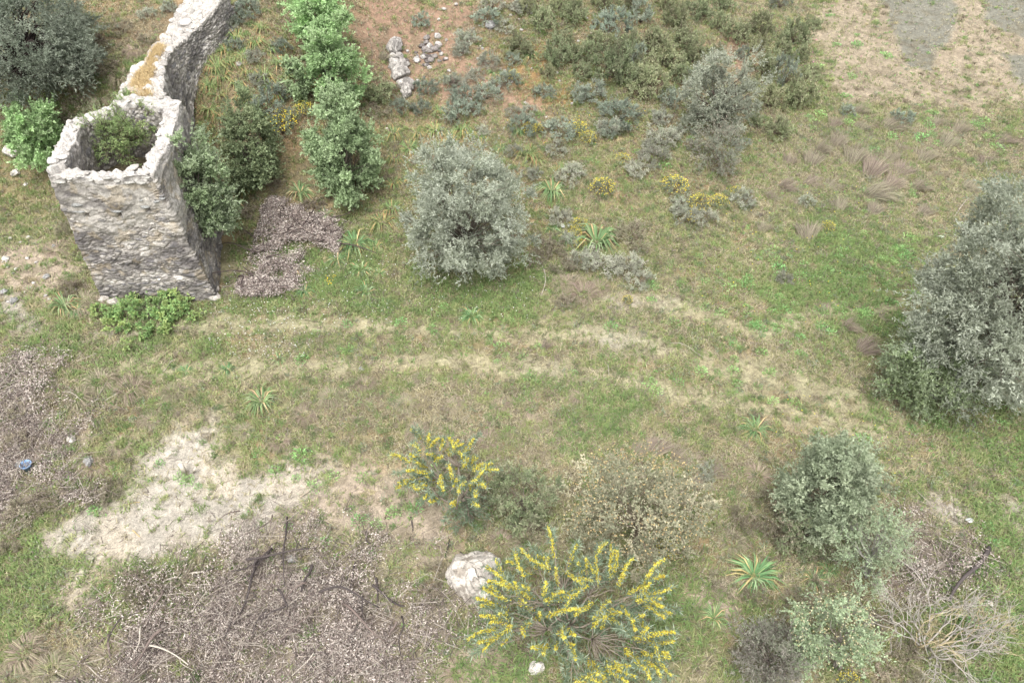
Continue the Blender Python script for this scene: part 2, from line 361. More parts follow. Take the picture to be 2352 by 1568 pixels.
def bare(p):
    x, y = p[:, 0], p[:, 1]
    return np.clip(np.max([samp('pale', x, y)*0.93, samp('brown', x, y)*0.72, samp('litter', x, y)*0.9, samp('gravel', x, y)*0.86, samp('dark', x, y)*0.97, samp('red', x, y)*0.75, samp('track', x, y)*0.66], axis=0), 0, 1)
def rd(n, up=1.0, sp=0.6):
    d = rng.normal(size=(n, 3))*sp; d[:, 2] = np.abs(d[:, 2])*0.4+up; return d
def pal(n, cols, var=0.2):
    cols = np.array(cols); c = cols[rng.integers(0, len(cols), n)]; return c*(1-var+2*var*rng.random((n, 1)))

# short green grass
p = scatter(190000); p = p[keep_off(p)]; x, y = p[:, 0], p[:, 1]
g = np.clip(0.36+0.9*(fbm(p[:, :2]*0.45, 61, 4)-0.45)+0.9*(fbm(p[:, :2]*2.0, 62, 3)-0.5), 0.05, 1)
g = np.clip(g+0.55*samp('green', x, y)-0.12*samp('straw', x, y), 0, 1)*(1-bare(p))
p = pick(p, g); nb = 5; n = len(p)*nb; q = np.repeat(p, nb, 0)+np.concatenate([rng.normal(size=(n, 2))*0.03, np.zeros((n, 1))], 1)
gr = np.repeat(samp('green', p[:, 0], p[:, 1]), nb); dk = np.repeat(sm(0.45, 0.6, fbm(p[:, :2]*0.3, 65, 3)), nb)
col = pal(n, [alb(132, 148, 84), alb(148, 156, 98), alb(118, 140, 80), alb(160, 158, 104)])
col = col*(1-0.55*gr[:, None])+0.55*gr[:, None]*pal(n, [alb(96, 138, 68), alb(120, 158, 78), alb(104, 132, 74)])
mb = MB(); blades(mb, q, rd(n, 0.9, 0.55), (0.07+0.13*rng.random(n))*(1+0.5*gr), 0.012+0.010*rng.random(n), col, 0.9)
tag(mb.build('green_grass', M_grass), 'short green grass growing thinly over the whole hillside', 'grass', kind='stuff')
# dry straw
p = scatter(220000); p = p[keep_off(p)]; x, y = p[:, 0], p[:, 1]
g = np.clip(0.42+0.9*(fbm(p[:, :2]*0.6, 71, 4)-0.5)+0.5*samp('straw', x, y)-0.25*samp('green', x, y), 0.08, 1)*(1-bare(p)*0.92)
p = pick(p, g); nb = 4; n = len(p)*nb; q = np.repeat(p, nb, 0)+np.concatenate([rng.normal(size=(n, 2))*0.04, np.zeros((n, 1))], 1)
col = pal(n, [alb(170, 160, 126), alb(154, 144, 114), alb(186, 176, 138), alb(140, 128, 108), alb(162, 152, 130)])
d = rd(n, 0.45, 0.8)+np.array([0.25, 0.1, 0])
mb = MB(); blades(mb, q, d, 0.08+0.16*rng.random(n), 0.010+0.010*rng.random(n), col, 1.0)
tag(mb.build('dry_grass', M_grass), 'short dry straw coloured grass mixed over the whole hillside', 'grass', kind='stuff')
# tiny seedlings and ground weeds
p = scatter(9000); p = p[keep_off(p)]; x, y = p[:, 0], p[:, 1]
g = np.clip(0.9*(fbm(p[:, :2]*0.35, 81, 3)-0.40)+0.30*sm(4, 14, x)+0.2*samp('green', x, y), 0.02, 0.8)*(1-bare(p)*0.9)
p = pick(p, g); nb = 12; n = len(p)*nb; q = np.repeat(p, nb, 0)+np.stack([rng.normal(size=n)*0.035, rng.normal(size=n)*0.035, 0.01+0.06*rng.random(n)], -1)
mb = MB(); leaves(mb, q, rd(n, 0.4, 0.8), 0.05+0.03*rng.random(n), 0.022, pal(n, [alb(126, 176, 88), alb(142, 186, 102), alb(112, 158, 82)], .15))
tag(mb.build('seedlings', M_grass), 'tiny bright green seedlings dotted through the grass', 'weeds', kind='stuff')
# mixed low herbs, grey, olive and purplish
p = scatter(40000); p = p[keep_off(p)]; x, y = p[:, 0], p[:, 1]
p = pick(p, np.clip(0.25+1.2*(fbm(p[:, :2]*0.7, 83, 3)-0.42), 0.06, 0.8)*(1-bare(p)*0.93)); nb = 22; n = len(p)*nb; sz = np.repeat(0.05+0.16*rng.random(len(p))**2, nb)
q = np.repeat(p, nb, 0)+np.stack([rng.normal(size=n)*sz*.6, rng.normal(size=n)*sz*.6, 0.01+sz*rng.random(n)*.9], -1)
cl = np.array([alb(150, 156, 120), alb(128, 140, 96), alb(150, 138, 124), alb(164, 156, 128), alb(116, 128, 88), alb(136, 122, 108), alb(140, 152, 126)])[rng.integers(0, 7, len(p))]
mb = MB(); leaves(mb, q, rd(n, 0.6, 0.9), 0.05+0.06*rng.random(n), 0.016, np.repeat(cl*(0.72+.5*rng.random((len(p), 1))), nb, 0)*(0.8+.4*rng.random((n, 1))))
tag(mb.build('low_herbs', M_grass), 'low grey green and brownish herbs mixed through the grass', 'herbs', kind='stuff')
# taller scattered grass clumps, each its own hue
p = scatter(24000); p = p[keep_off(p)]; p = pick(p, np.clip(0.12+1.6*(fbm(p[:, :2]*0.55, 87, 4)-0.42), 0.03, 0.8)*(1-bare(p)*0.95)); nb = 34; n = len(p)*nb; sz = np.repeat(0.12+0.16*rng.random(len(p)), nb)
q = np.repeat(p, nb, 0)+np.concatenate([rng.normal(size=(n, 2))*sz[:, None]*.28, np.zeros((n, 1))], 1); cl = np.array([alb(150, 160, 96), alb(124, 146, 80), alb(172, 160, 120), alb(142, 130, 106), alb(164, 168, 112), alb(112, 136, 80)])[rng.integers(0, 6, len(p))]
mb = MB(); blades(mb, q, rd(n, 0.8, 0.55), sz*(0.7+0.7*rng.random(n)), 0.012, np.repeat(cl*(0.75+.4*rng.random((len(p), 1))), nb, 0)*(0.8+.4*rng.random((n, 1))), 1.1)
tag(mb.build('grass_clumps', M_grass), 'ragged taller clumps of green and fading grass scattered over the hillside', 'grass', kind='stuff')
# wild flowers
mb = MB()
def specks(polys, n, cols, r, z):
    for poly in polys:
        pw = wpoly(poly); a, b = pw.min(0), pw.max(0); q = a+(b-a)*rng.random((n, 2)); k = pmask(q, pw, 0.3, 0.5) > 0.4; q = q[k]
        q3 = np.concatenate([q, (terr(q[:, 0], q[:, 1])+z+0.05*rng.random(len(q)))[:, None]], 1); balls(mb, q3, r*(0.6+0.8*rng.random(len(q))), pal(len(q), cols, .1))
specks([[(500, 590), (900, 590), (900, 760), (520, 790)], [(480, 700), (720, 700), (720, 830), (480, 830)]], 230, [alb(226, 226, 216)], 0.016, 0.08)
specks([[(960, 640), (1260, 640), (1260, 740), (960, 740)]], 70, [alb(226, 226, 216)], 0.016, 0.08)
specks([[(1550, 420), (2000, 420), (2100, 760), (1600, 760)]], 110, [alb(226, 212, 90)], 0.016, 0.1)
specks([[(1700, 900), (2100, 960), (2100, 1120), (1800, 1050)]], 60, [alb(226, 212, 90)], 0.016, 0.08)
specks([[(1150, 260), (1500, 260), (1450, 360), (1150, 350)], [(740, 640), (780, 640), (780, 670), (740, 670)]], 60, [alb(232, 200, 70)], 0.016, 0.1)
specks([[(1840, 60), (2010, 130), (2010, 230), (1850, 160)]], 16, [alb(214, 140, 170)], 0.03, 0.2)
tag(mb.build('wild_flowers', M_petal), 'tiny white and yellow wild flowers sprinkled in the grass', 'flowers', kind='stuff')
# curled dead leaves on the brush heaps
def litter_mb(p, L=0.062, lift=0.12):
    n = len(p); q = p+np.stack([np.zeros(n), np.zeros(n), lift*rng.random(n)**1.5], -1)
    mb = MB(); leaves(mb, q, rng.normal(size=(n, 3))*np.array([1, 1, 0.55]), L*(0.6+0.8*rng.random(n)), L*0.34, pal(n, [alb(194, 183, 174), alb(174, 162, 154), alb(146, 133, 127), alb(206, 197, 187), alb(110, 99, 95), alb(160, 147, 136)], .18), 0.5); return mb
p = []
for poly in REG['litter']:
    pw = wpoly(poly); a, b = pw.min(0)-.6, pw.max(0)+.6; nn_ = int(4200*np.prod(b-a)); q2 = a+(b-a)*rng.random((nn_, 2)); p.append(np.concatenate([q2, terr(q2[:, 0], q2[:, 1])[:, None]], 1))
p = np.concatenate(p); px_, py_ = proj(p); p = p[(px_ > -60) & (px_ < 2412) & (py_ < 1640)]; g = samp('litter', p[:, 0], p[:, 1])**1.5*np.clip(0.25+3.0*(fbm(p[:, :2]*1.5, 91, 4)-0.38), 0.10, 1); g = g*np.where(p[:, 0] > 8, 0.3, 1.0); p = pick(p, g)
hump = 0.22*sm(0.40, 0.70, fbm(p[:, :2]*0.9, 92, 3)); p[:, 2] += hump
M_litter = mat_col('dead_leaf', 0.8, 0.1, k=1.55)
tag(litter_mb(p).build('leaf_litter', M_litter), 'curled greyish dead leaves covering the cut brush heaps', 'leaf litter', kind='stuff')
# fine twigs, chips
def twig_cloud(p, L, r, cols, tilt=0.25):
    n = len(p); d = nrm(rng.normal(size=(n, 3))*np.array([1, 1, tilt])); mb = MB(); s = nrm(np.cross(d, [0, 0, 1.])); L = L*(0.4+1.0*rng.random(n))[:, None]; r = np.broadcast_to(r, n)[:, None]
    u = np.cross(s, d); b = p+np.array([0, 0, 0.02]); k = np.arange(n)[:, None]*6
    V = np.stack([b-s*r, b+s*r, b+u*r*1.6, b+d*L-s*r*.6, b+d*L+s*r*.6, b+d*L+u*r], 1)
    f = np.concatenate([k+[0, 2, 5], k+[0, 5, 3], k+[2, 1, 4], k+[2, 4, 5]]); mb.add(V.reshape(-1, 3), f, np.repeat(pal(n, cols), 6, 0)); return mb
tw = []
for poly in REG['litter']:
    pw = wpoly(poly); a, b = pw.min(0)-.6, pw.max(0)+.6; nn_ = int(75*np.prod(b-a)); q2 = a+(b-a)*rng.random((nn_, 2)); tw.append(np.concatenate([q2, terr(q2[:, 0], q2[:, 1])[:, None]], 1))
tw = np.concatenate(tw); tw = pick(tw, samp('litter', tw[:, 0], tw[:, 1])); tw[:, 2] += 0.10+0.22*rng.random(len(tw)); px_, py_ = proj(tw); tw = tw[(px_ > -60) & (px_ < 2412) & (py_ < 1640)]
tag(twig_cloud(tw, 0.45, 0.007, [alb(122, 110, 104), alb(150, 138, 128), alb(98, 88, 84), alb(176, 166, 154)], .18).build('brushwood', M_wood), 'tangled thin brushwood lying across the litter heaps', 'brushwood', kind='stuff')
p = scatter(60000); x, y = p[:, 0], p[:, 1]
p = pick(p, np.clip(0.75*samp('litter', x, y)+0.13*samp('pale', x, y)*(y < 14)+0.10*samp('brown', x, y)+0.03*sm(14, 9, y)*(x < 0)+0.012, 0, 1))
p = p[keep_off(p)]; p[:, 2] += samp('litter', p[:, 0], p[:, 1])*0.2*rng.random(len(p))
tag(twig_cloud(p, 0.22, 0.006, [alb(150, 134, 126), alb(120, 106, 100), alb(196, 184, 168), alb(96, 84, 82)]).build('twig_litter', M_wood), 'fine broken twigs strewn over the heaps and bare earth', 'twigs', kind='stuff')
# pebbles
p = scatter(26000); x, y = p[:, 0], p[:, 1]
p = pick(p, np.clip(0.18*samp('pale', x, y)+0.6*samp('gravel', x, y)+0.12*samp('red', x, y)+0.1*samp('brown', x, y)+0.012, 0, 1)); p = p[keep_off(p)]
mb = MB(); balls(mb, p, 0.008+0.02*rng.random(len(p))**2, pal(len(p), [alb(200, 190, 176), alb(170, 158, 146), alb(150, 138, 126), alb(120, 112, 106)]))
tag(mb.build('pebbles', M_stone), 'fine pebbles and grit scattered on the bare ground', 'pebbles', kind='stuff')

# ------------------------------------------------------------------ ruined tower
def masonry(pos, s, t, seed, plaster, flat=None):
    """pos (nu,nv,3); s,t metric coordinates; returns displaced verts and colours"""
    du = np.gradient(pos, axis=0); dv = np.gradient(pos, axis=1); N = nrm(np.cross(du, dv))
    # smooth normals a little round the corners
    q = np.stack([s, t], -1)
    w1 = q+0.09*np.stack([vn(q*5, seed), vn(q*5+31, seed)], -1)+0.03*np.stack([vn(q*17, seed), vn(q*17+31, seed)], -1)
    d1, d2, iv = worley(w1/np.array([0.165, 0.078]), seed); e = d2-d1
    D1, D2, IV = worley(w1/np.array([0.36, 0.17])+7, seed+3); E = D2-D1
    big = sm(0.62, 0.66, vn(np.floor(w1/np.array([0.36, 0.17]))*1.7, seed+6)); e = e*(1-big)+E*big; iv = iv*(1-big)+IV*big
    st = sm(0.03, 0.30, e); pl = plaster*sm(0.35, 0.62, fbm(q*np.array([1.1, 1.8]), seed+11, 4)+0.18*(plaster-0.5))
    disp = (st*(0.020+0.026*iv))*(1-0.8*pl)+0.04*pl+0.15*(fbm(q*1.3, seed+2, 3)-0.5)+0.06*(fbm(q*4.2, seed+12, 3)-0.5)+0.03*(fbm(q*14, seed+4, 2)-0.5)
    pals = np.array([alb(204, 196, 184), alb(178, 170, 160), alb(160, 152, 144), alb(216, 208, 198), alb(136, 132, 132), alb(182, 174, 162)])
    c = pals[np.clip((iv*6).astype(int), 0, 5)]
    mort = alb(164, 154, 142); c = c*st[..., None]+mort*(1-st[..., None])
    c = c*(1-pl[..., None])+pl[..., None]*alb(188, 181, 170)*(0.8+0.4*fbm(q*9, seed+13, 3))[..., None]
    c = c*(0.62+0.76*fbm(q*11, seed+21, 4))[..., None]
    return N, disp, c, q
TB = lambda px, py, z: at(px, py, z)
HT = 4.45
top_o = [TB(112, 402, HT-0.05), TB(352, 402, HT-0.05), TB(418, 238, HT), TB(262, 238, HT), TB(160, 282, HT)]
base_o = [TB(240, 692, -0.05), TB(502, 692, -0.05)]
base_o.append(np.array([top_o[2][0]-0.05, top_o[2][1]+0.1, -0.2])); base_o.append(np.array([top_o[3][0]-0.1, top_o[3][1]+0.1, -0.2])); base_o.append(np.array([top_o[4][0]-0.1, top_o[4][1], -0.2]))
cen = np.mean(top_o, 0); top_i = []
for k in range(5):
    a, b, c_ = top_o[k-1][:2], top_o[k][:2], top_o[(k+1) % 5][:2]
    n1 = nrm(np.array([-(b-a)[1], (b-a)[0]])); n2 = nrm(np.array([-(c_-b)[1], (c_-b)[0]])); bis = nrm(n1+n2)
    off = 0.37/max(0.5, bis @ n1); top_i.append(np.array([*(b+bis*off), top_o[k][2]-0.03]))
NV_O, NV_T, NV_I = 190, 22, 60
def edge_pts(pts, res):
    out = []; S = []; acc = 0
    for k in range(len(pts)):
        a = pts[k]; b = pts[(k+1) % len(pts)]; n = max(8, int(np.linalg.norm(b-a)/res)); t = np.arange(n)/n
        out.append((k, t)); S.append(acc+t*np.linalg.norm(b-a)); acc += np.linalg.norm(b-a)
    return out, np.concatenate(S)
segs, S = edge_pts(top_o, 0.026)
def ring(pts):
    return np.concatenate([pts[k][None]*(1-t[:, None])+pts[(k+1) % 5][None]*t[:, None] for k, t in segs])
ro, rb, ri = ring(top_o), ring(base_o), ring(top_i); rf = ri.copy(); rf[:, 2] = HT-2.0
kseg = np.concatenate([np.full(len(t), k) for k, t in segs]); tseg = np.concatenate([t for k, t in segs])
topn = 0.16*(fbm(np.stack([S*1.2, S*0], -1), 5, 4)-0.5)*2
topn += np.where(kseg == 4, 0.12*tseg, 0)-np.where(kseg == 0, 0.05, 0)+np.where(kseg == 2, 0.18*np.sin(tseg*3.1), 0)
ro[:, 2] += topn; ri[:, 2] += topn
def lerp(a, b, n, ep=False): t = np.linspace(0, 1, n, endpoint=ep)[None, :, None]; return a[:, None]*(1-t)+b[:, None]*t
pos = np.concatenate([lerp(rb, ro, NV_O), lerp(ro, ri, NV_T), lerp(ri, rf, NV_I, True)], 1)
dl = np.linalg.norm(np.diff(pos, axis=1), axis=-1).mean(0); Tm = np.concatenate([[0], np.cumsum(dl)])
SS, TT = np.meshgrid(S, Tm, indexing='ij')
wrap = np.concatenate([pos[-1:], pos, pos[:1]], 0)
plaster = np.clip(sm(2.3, 3.9, TT)*sm(4.75, 4.2, TT)*0.95+0.35*sm(1.2, 2.5, TT)*(TT < 4.5), 0, 1)
N, disp, col, q = masonry(wrap, np.concatenate([SS[:1]-.026, SS, SS[-1:]+.026]), np.concatenate([TT[:1], TT, TT[:1]]), 5, np.concatenate([plaster[:1], plaster, plaster[:1]]))
N, disp, col, q = N[1:-1], disp[1:-1], col[1:-1], q[1:-1]
for _ in range(2):
    N = nrm(N+np.roll(N, 1, 0)+np.roll(N, -1, 0)); Nv = N.copy(); Nv[:, 1:-1] += N[:, :-2]+N[:, 2:]; N = nrm(Nv)
lich = sm(0.43, 0.58, fbm(np.stack([SS*0.7, TT*1.3], -1), 77, 5)+0.16*np.exp(-((TT-1.7)/0.55)**2)+0.09*np.exp(-((TT-0.5)/0.4)**2)+0.07*np.exp(-((TT-3.7)/0.4)**2))*(TT < 4.35)
lich *= np.clip(0.35+1.3*(fbm(q*7, 78, 3)-0.25), 0, 1)
col = col*(1-0.85*lich[..., None])+0.85*lich[..., None]*alb(98, 92, 92)
yl = sm(0.6, 0.7, fbm(q*4, 79, 3))*0.3*(TT < 4.4); col = col*(1-yl[..., None])+yl[..., None]*alb(186, 160, 104)
tp = ((TT > Tm[NV_O-8]) & (TT < Tm[NV_O+NV_T+4]))
col = np.where(tp[..., None], col*0.35+0.65*alb(206, 199, 191)*(0.5+0.8*fbm(q*9, 80, 4))[..., None], col)
disp = np.where(tp, disp*0.45+0.16*(fbm(q*6, 81, 4)-0.5), disp)
holes = []
L0 = np.linalg.norm(top_o[1]-top_o[0])
for fx, tz in ((0.20, 3.35), (0.51, 3.42), (0.79, 3.50)):
    m = (np.abs(SS-fx*L0) < 0.065) & (np.abs(TT-tz) < 0.075); disp = np.where(m, -0.30, disp); col = np.where(m[..., None], alb(120, 104, 84), col)
    i = int(np.argmin(np.abs(S-fx*L0))); j = int(np.argmin(np.abs(Tm-tz))); holes.append(pos[i, j])
V = pos+N*disp[..., None]
tower = empty('ruined_tower', (cen[0], cen[1], 0)); tag(tower, 'roofless square tower of weathered rubble stone with bushes growing inside', 'tower')
TO = np.array([cen[0], cen[1], 0])
mb = MB().add((V-TO).reshape(-1, 3), grid_f(len(S), V.shape[1], True)[:, ::1], col.reshape(-1, 3)); mb.build('rubble_masonry', M_stone, tower)
fl = MB(); ang = np.array(top_i); fc = ang.mean(0); fv = np.concatenate([[fc], ang])-TO; fv[:, 2] = HT-1.5
fl.add(fv, [[0, k+1, (k+1) % 5+1] for k in range(5)], alb(120, 110, 90)); fl.build('earth_fill', M_ground, tower)
for k, hp in enumerate(holes):
    b = rock_mb((0.17+0.05*(k == 0), 0.10, 0.035), alb(142, 142, 138), 3+k, 14, 0.15); o = b.build('lintel_stone', M_stone, tower, True); o.location = hp-TO+np.array([-0.04-0.12*(k == 0), -0.02, 0.115])
for px, py, s_ in ((178, 470, .17), (360, 462, .09), (372, 455, .09), (325, 458, .06)):
    o = rock_mb((s_, 0.08, s_*0.42), alb(146, 146, 142), int(px), 14, 0.2).build('facing_stone', M_stone, tower, True)
    z = 3.35; pp = at(px, py, z); pp[1] = max(pp[1], 17.0); o.location = at(px, py, 16-(17.06/ray(px, py)[1])*(-ray(px, py)[2]))-TO
for px, py, sx in ((140, 412, .2), (208, 407, .1), (245, 403, .14), (270, 410, .12), (298, 413, .17), (325, 414, .16), (180, 398, .12), (338, 402, .1), (286, 398, .08), (160, 404, .1)):
    o = rock_mb((sx*.85, 0.07, sx*0.26), alb(170, 166, 157), int(px)+7, 14, 0.3).build('coping_stone', M_stone, tower, True); r_ = ray(px, py+6); yy = 17.02; t_ = yy/r_[1]; o.location = r_*t_+np.array([0, 0, HC])-TO
for k in range(34):
    i = int(rng.integers(0, len(S))); mm = rng.random(); b = ro[i]*(1-mm)+ri[i]*mm; sz = 0.04+0.08*rng.random()**2
    o = rock_mb((sz*1.3, sz, sz*0.6), alb(*[(194, 186, 176), (172, 165, 156), (206, 200, 192)][k % 3]), 40+k, 10, 0.3).build('coping_stone', M_stone, tower, True); o.location = b-TO+np.array([0, 0, 0.03]); o.rotation_euler = (0, 0, rng.random()*6)
for px, py, sx in ((245, 655, .16), (252, 672, .22), (240, 684, .2), (262, 690, .2), (280, 694, .17), (492, 660, .2), (496, 680, .2), (258, 640, .12)):
    pp = gp(px, py+8); o = rock_mb((sx*0.9, sx*0.8, sx*0.6), alb(190, 180, 168), int(px), 14, 0.25).build('base_stone', M_stone, tower, True); o.location = pp-TO+np.array([0, 0.02, sx*0.35])

# ------------------------------------------------------------------ ruined wall running uphill behind the tower
ST = [  # left top px, right top px, top z, right foot offset
 ((262, 240), (405, 246), 4.38), ((285, 195), (376, 215), 4.40), ((300, 168), (372, 180), 4.42), ((338, 132), (376, 150), 4.40), ((358, 105), (398, 115), 4.35), ((378, 75), (428, 92), 4.25),
 ((395, 50), (455, 62), 4.35), ((410, 28), (480, 35), 4.5), ((425, 0), (500, 12), 4.65), ((440, -40), (515, -30), 4.8)]
Lt = np.array([at(*a, z) for a, b, z in ST]); Rt = np.array([at(*b, z) for a, b, z in ST])
def resamp(A, n):
    t = np.linspace(0, len(A)-1, n); i = np.minimum(t.astype(int), len(A)-2); f = (t-i)[:, None]; f = f*f*(3-2*f)*0.3+f*0.7; return A[i]*(1-f)+A[i+1]*f
n = 420; Lt = resamp(Lt, n); Rt = resamp(Rt, n)
S2 = np.concatenate([[0], np.cumsum(np.linalg.norm(np.diff(Rt, axis=0), axis=1))])
tn = 0.22*(fbm(np.stack([S2*0.9, S2*0], -1), 6, 4)-0.5); Rt[:, 2] += tn; Lt[:, 2] += 0.22*(fbm(np.stack([S2*0.9, S2*0+5], -1), 6, 4)-0.5)
Rb = Rt.copy(); Rb[:, 0] += 0.10+0.25*sm(2, 0, S2); Rb[:, 2] = terr(Rb[:, 0], Rb[:, 1])-0.15; Lb = Lt.copy(); Lb[:, 0] -= 0.2; Lb[:, 2] = terr(Lb[:, 0], Lb[:, 1])-0.15
Rb[:, 2] = np.minimum(Rb[:, 2], Rt[:, 2]-0.3); Lb[:, 2] = np.minimum(Lb[:, 2], Lt[:, 2]-0.3)
pos = np.concatenate([lerp(Rb, Rt, 110), lerp(Rt, Lt, 40), lerp(Lt, Lb, 40, True)], 1)
dl = np.linalg.norm(np.diff(pos, axis=1), axis=-1).mean(0); Tm2 = np.concatenate([[0], np.cumsum(dl)]); SS2, TT2 = np.meshgrid(S2, Tm2, indexing='ij')
N, disp, col, q = masonry(pos, SS2, TT2, 15, np.zeros_like(SS2))
for _ in range(3): Nv = N.copy(); Nv[:, 1:-1] += N[:, :-2]+N[:, 2:]; N = nrm(Nv)
lich = sm(0.46, 0.6, fbm(np.stack([SS2, TT2], -1), 97, 5))*(TT2 < Tm2[108]); col = col*(1-0.5*lich[..., None])+0.5*lich[..., None]*alb(110, 104, 102)
jj = np.arange(pos.shape[1]); tp = ((jj > 104) & (jj < 154))[None, :]
col = np.where(tp[..., None], col*0.4+0.6*alb(202, 194, 184)*(0.5+0.8*fbm(q*8, 98, 4))[..., None], col)
mid = np.exp(-((jj-132)/9.0)**2)[None, :]*sm(0.2, 1.0, SS2)*sm(3.6, 2.4, SS2); col = col*(1-mid[..., None])+mid[..., None]*alb(196, 164, 108)
V = pos+N*(disp*1.25)[..., None]
MB().add(V.reshape(-1, 3), grid_f(n, pos.shape[1]), col.reshape(-1, 3))
wall = empty('ruined_wall', Rb[0]); tag(wall, 'broken rubble stone wall climbing the slope behind the tower', 'wall')
MB().add((V-Rb[0]).reshape(-1, 3), grid_f(n, pos.shape[1]), col.reshape(-1, 3)).build('rubble_masonry', M_stone, wall)
for k in range(110):
    i = int(rng.integers(5, n-5)); mm = rng.random(); 
    if 60 < i < 300 and 0.45 < mm < 0.9: continue
    b = Rt[i]*(1-mm)+Lt[i]*mm; sz = 0.06+0.12*rng.random()**2
    o = rock_mb((sz*1.3, sz, sz*0.7), alb(*[(196, 188, 178), (172, 165, 156), (210, 203, 194)][k % 3]), 90+k, 10, 0.3).build('coping_stone', M_stone, wall, True); o.location = b-Rb[0]+np.array([0, 0, 0.02]); o.rotation_euler = (0, 0, rng.random()*6)
for px, py, w_ in ((318, 106, 0), (0, 0, 0)):
    pass
def stone_thing(px, py, wpx, col, label, seed, hh=0.65, z=None, group=None, name='stone', cat='stone'):
    p = gp(px, py) if z is None else at(px, py, z); s_ = wpx*mpp(p)/2
    o = rock_mb((s_, s_*0.85, s_*hh), col, seed, 30 if wpx > 20 else 14, 0.35, 0.10 if wpx > 20 else 0.0, dark=np.asarray(col)*0.6).build(name, M_stone, None, True); o.location = p+np.array([0, 0, s_*hh*0.5]); o.rotation_euler = (0, 0, seed*1.7)
    if label: tag(o, label, cat, group)
    return o
stone_thing(382, 92, 30, alb(222, 208, 190), 'large pale boulder perched on the left edge of the ruined wall', 201, z=4.2)
stone_thing(353, 122, 24, alb(216, 202, 184), 'pale round boulder lower down the left edge of the ruined wall', 202, z=4.3)
p_ = []
for k in range(700):
    i = int(rng.integers(20, 185)); mm = 0.34+0.45*rng.random(); p_.append(Rt[i]*(1-mm)+Lt[i]*mm)
p_ = np.array(p_); nb = 7; q = np.repeat(p_, nb, 0)+np.concatenate([rng.normal(size=(len(p_)*nb, 2))*0.04, np.full((len(p_)*nb, 1), 0.02)], 1)
mb = MB(); blades(mb, q, rd(len(q), 0.9, 0.5), 0.12+0.1*rng.random(len(q)), 0.011, pal(len(q), [alb(204, 178, 124), alb(188, 162, 114), alb(216, 192, 142)]), 0.7)
tag(mb.build('golden_grass', M_grass), 'golden dead grass growing along the top of the ruined wall', 'grass', kind='stuff')

# ------------------------------------------------------------------ trees
PAL = {
 'olive': [alb(152, 160, 136), alb(136, 144, 120), alb(168, 174, 152), alb(120, 128, 104), alb(180, 186, 166)],
 'olived': [alb(130, 140, 118), alb(114, 126, 104), alb(150, 158, 138), alb(98, 110, 90)],
 'bright': [alb(150, 190, 110), alb(164, 200, 122), alb(134, 172, 96), alb(172, 206, 134)],
 'carob': [alb(136, 160, 104), alb(150, 174, 118), alb(118, 142, 90), alb(162, 184, 130)],
 'deep': [alb(116, 134, 86), alb(132, 148, 96), alb(100, 118, 76), alb(146, 156, 104)],
 'spiny': [alb(118, 144, 70), alb(136, 160, 78), alb(100, 126, 64), alb(152, 172, 88)],
 'bushgrey': [alb(136, 150, 114), alb(150, 164, 126), alb(120, 134, 100), alb(164, 174, 138)],
 'pear': [alb(148, 150, 114), alb(164, 162, 128), alb(130, 134, 102), alb(184, 172, 138)],
 'thorn': [alb(150, 170, 126), alb(162, 182, 138), alb(134, 154, 112)],
 'hazy': [alb(140, 146, 122), alb(156, 160, 138), alb(122, 130, 108), alb(168, 172, 150)],
}
def crown(mbL, mbT, cen, rad, ncl, clr, twigs, lpt, L, W, cols, upb=0.4, shell=0.55, trunk_top=None, tcol=None, lim=0.02, seed=0, gap=0.0):
    k = 0; cs = []
    while len(cs) < ncl and k < ncl*40:
        k += 1; d = nrm(rng.normal(size=(1, 3)))[0]; rr = (shell**3+(1-shell**3)*rng.random())**(1/3)
        d2 = d*rr; 
        lump = 0.55+0.85*vn((d*2.0+seed*3.1)[None], seed)[0]
        c = np.asarray(cen)+d2*np.asarray(rad)*lump*0.95
        if c[2] < min(0.12, 0.3*rad[2]): continue
        if gap and vn((d*2.6+seed)[None], seed+3)[0] < gap: continue
        cs.append(c)
    cs = np.array(cs); n = len(cs)*twigs; cc = np.repeat(cs, twigs, 0)
    out = nrm((cc-np.asarray(cen))/np.asarray(rad)); csz = np.repeat(clr*(0.5+0.95*rng.random(len(cs))), twigs)
    d = nrm(out*0.7+rng.normal(size=(n, 3))*0.65+np.array([0, 0, upb])); tl = csz*(0.5+0.7*rng.random(n)+0.7*(rng.random(n) < 0.08))
    b = cc+rng.normal(size=(n, 3))*(csz*0.22)[:, None]
    m = n*lpt; tt = 0.25+0.75*rng.random((m, 1)); ld = np.repeat(d, lpt, 0)
    q = np.repeat(b, lpt, 0)+ld*np.repeat(tl, lpt)[:, None]*tt
    tint = np.repeat(0.78+0.44*rng.random((len(cs), 1)), twigs*lpt, 0)
    leaves(mbL, q, ld*0.8+rng.normal(size=(m, 3))*0.75, L*(0.7+0.6*rng.random(m)), W, (0.55*pal(m, cols, .14)+0.45*np.repeat(np.array(cols)[rng.integers(0, len(cols), len(cs))], twigs*lpt, 0))*tint)
    if mbT is not None:
        for c in cs[::2]:
            s_ = np.asarray(trunk_top)*(0.9+0.2*rng.random()); 
            tube(mbT, curve(s_, c+nrm(c-s_)*clr*0.4, 0.07, 6, 0.08), lim*(0.6+0.5*rng.random()), lim*0.2, tcol, 4)
        k = min(n, 160); ix = rng.choice(n, k, replace=False)
        for i in ix: tube(mbT, np.stack([b[i], b[i]+d[i]*tl[i]*0.85]), 0.008, 0.004, tcol, 3)
    return cs
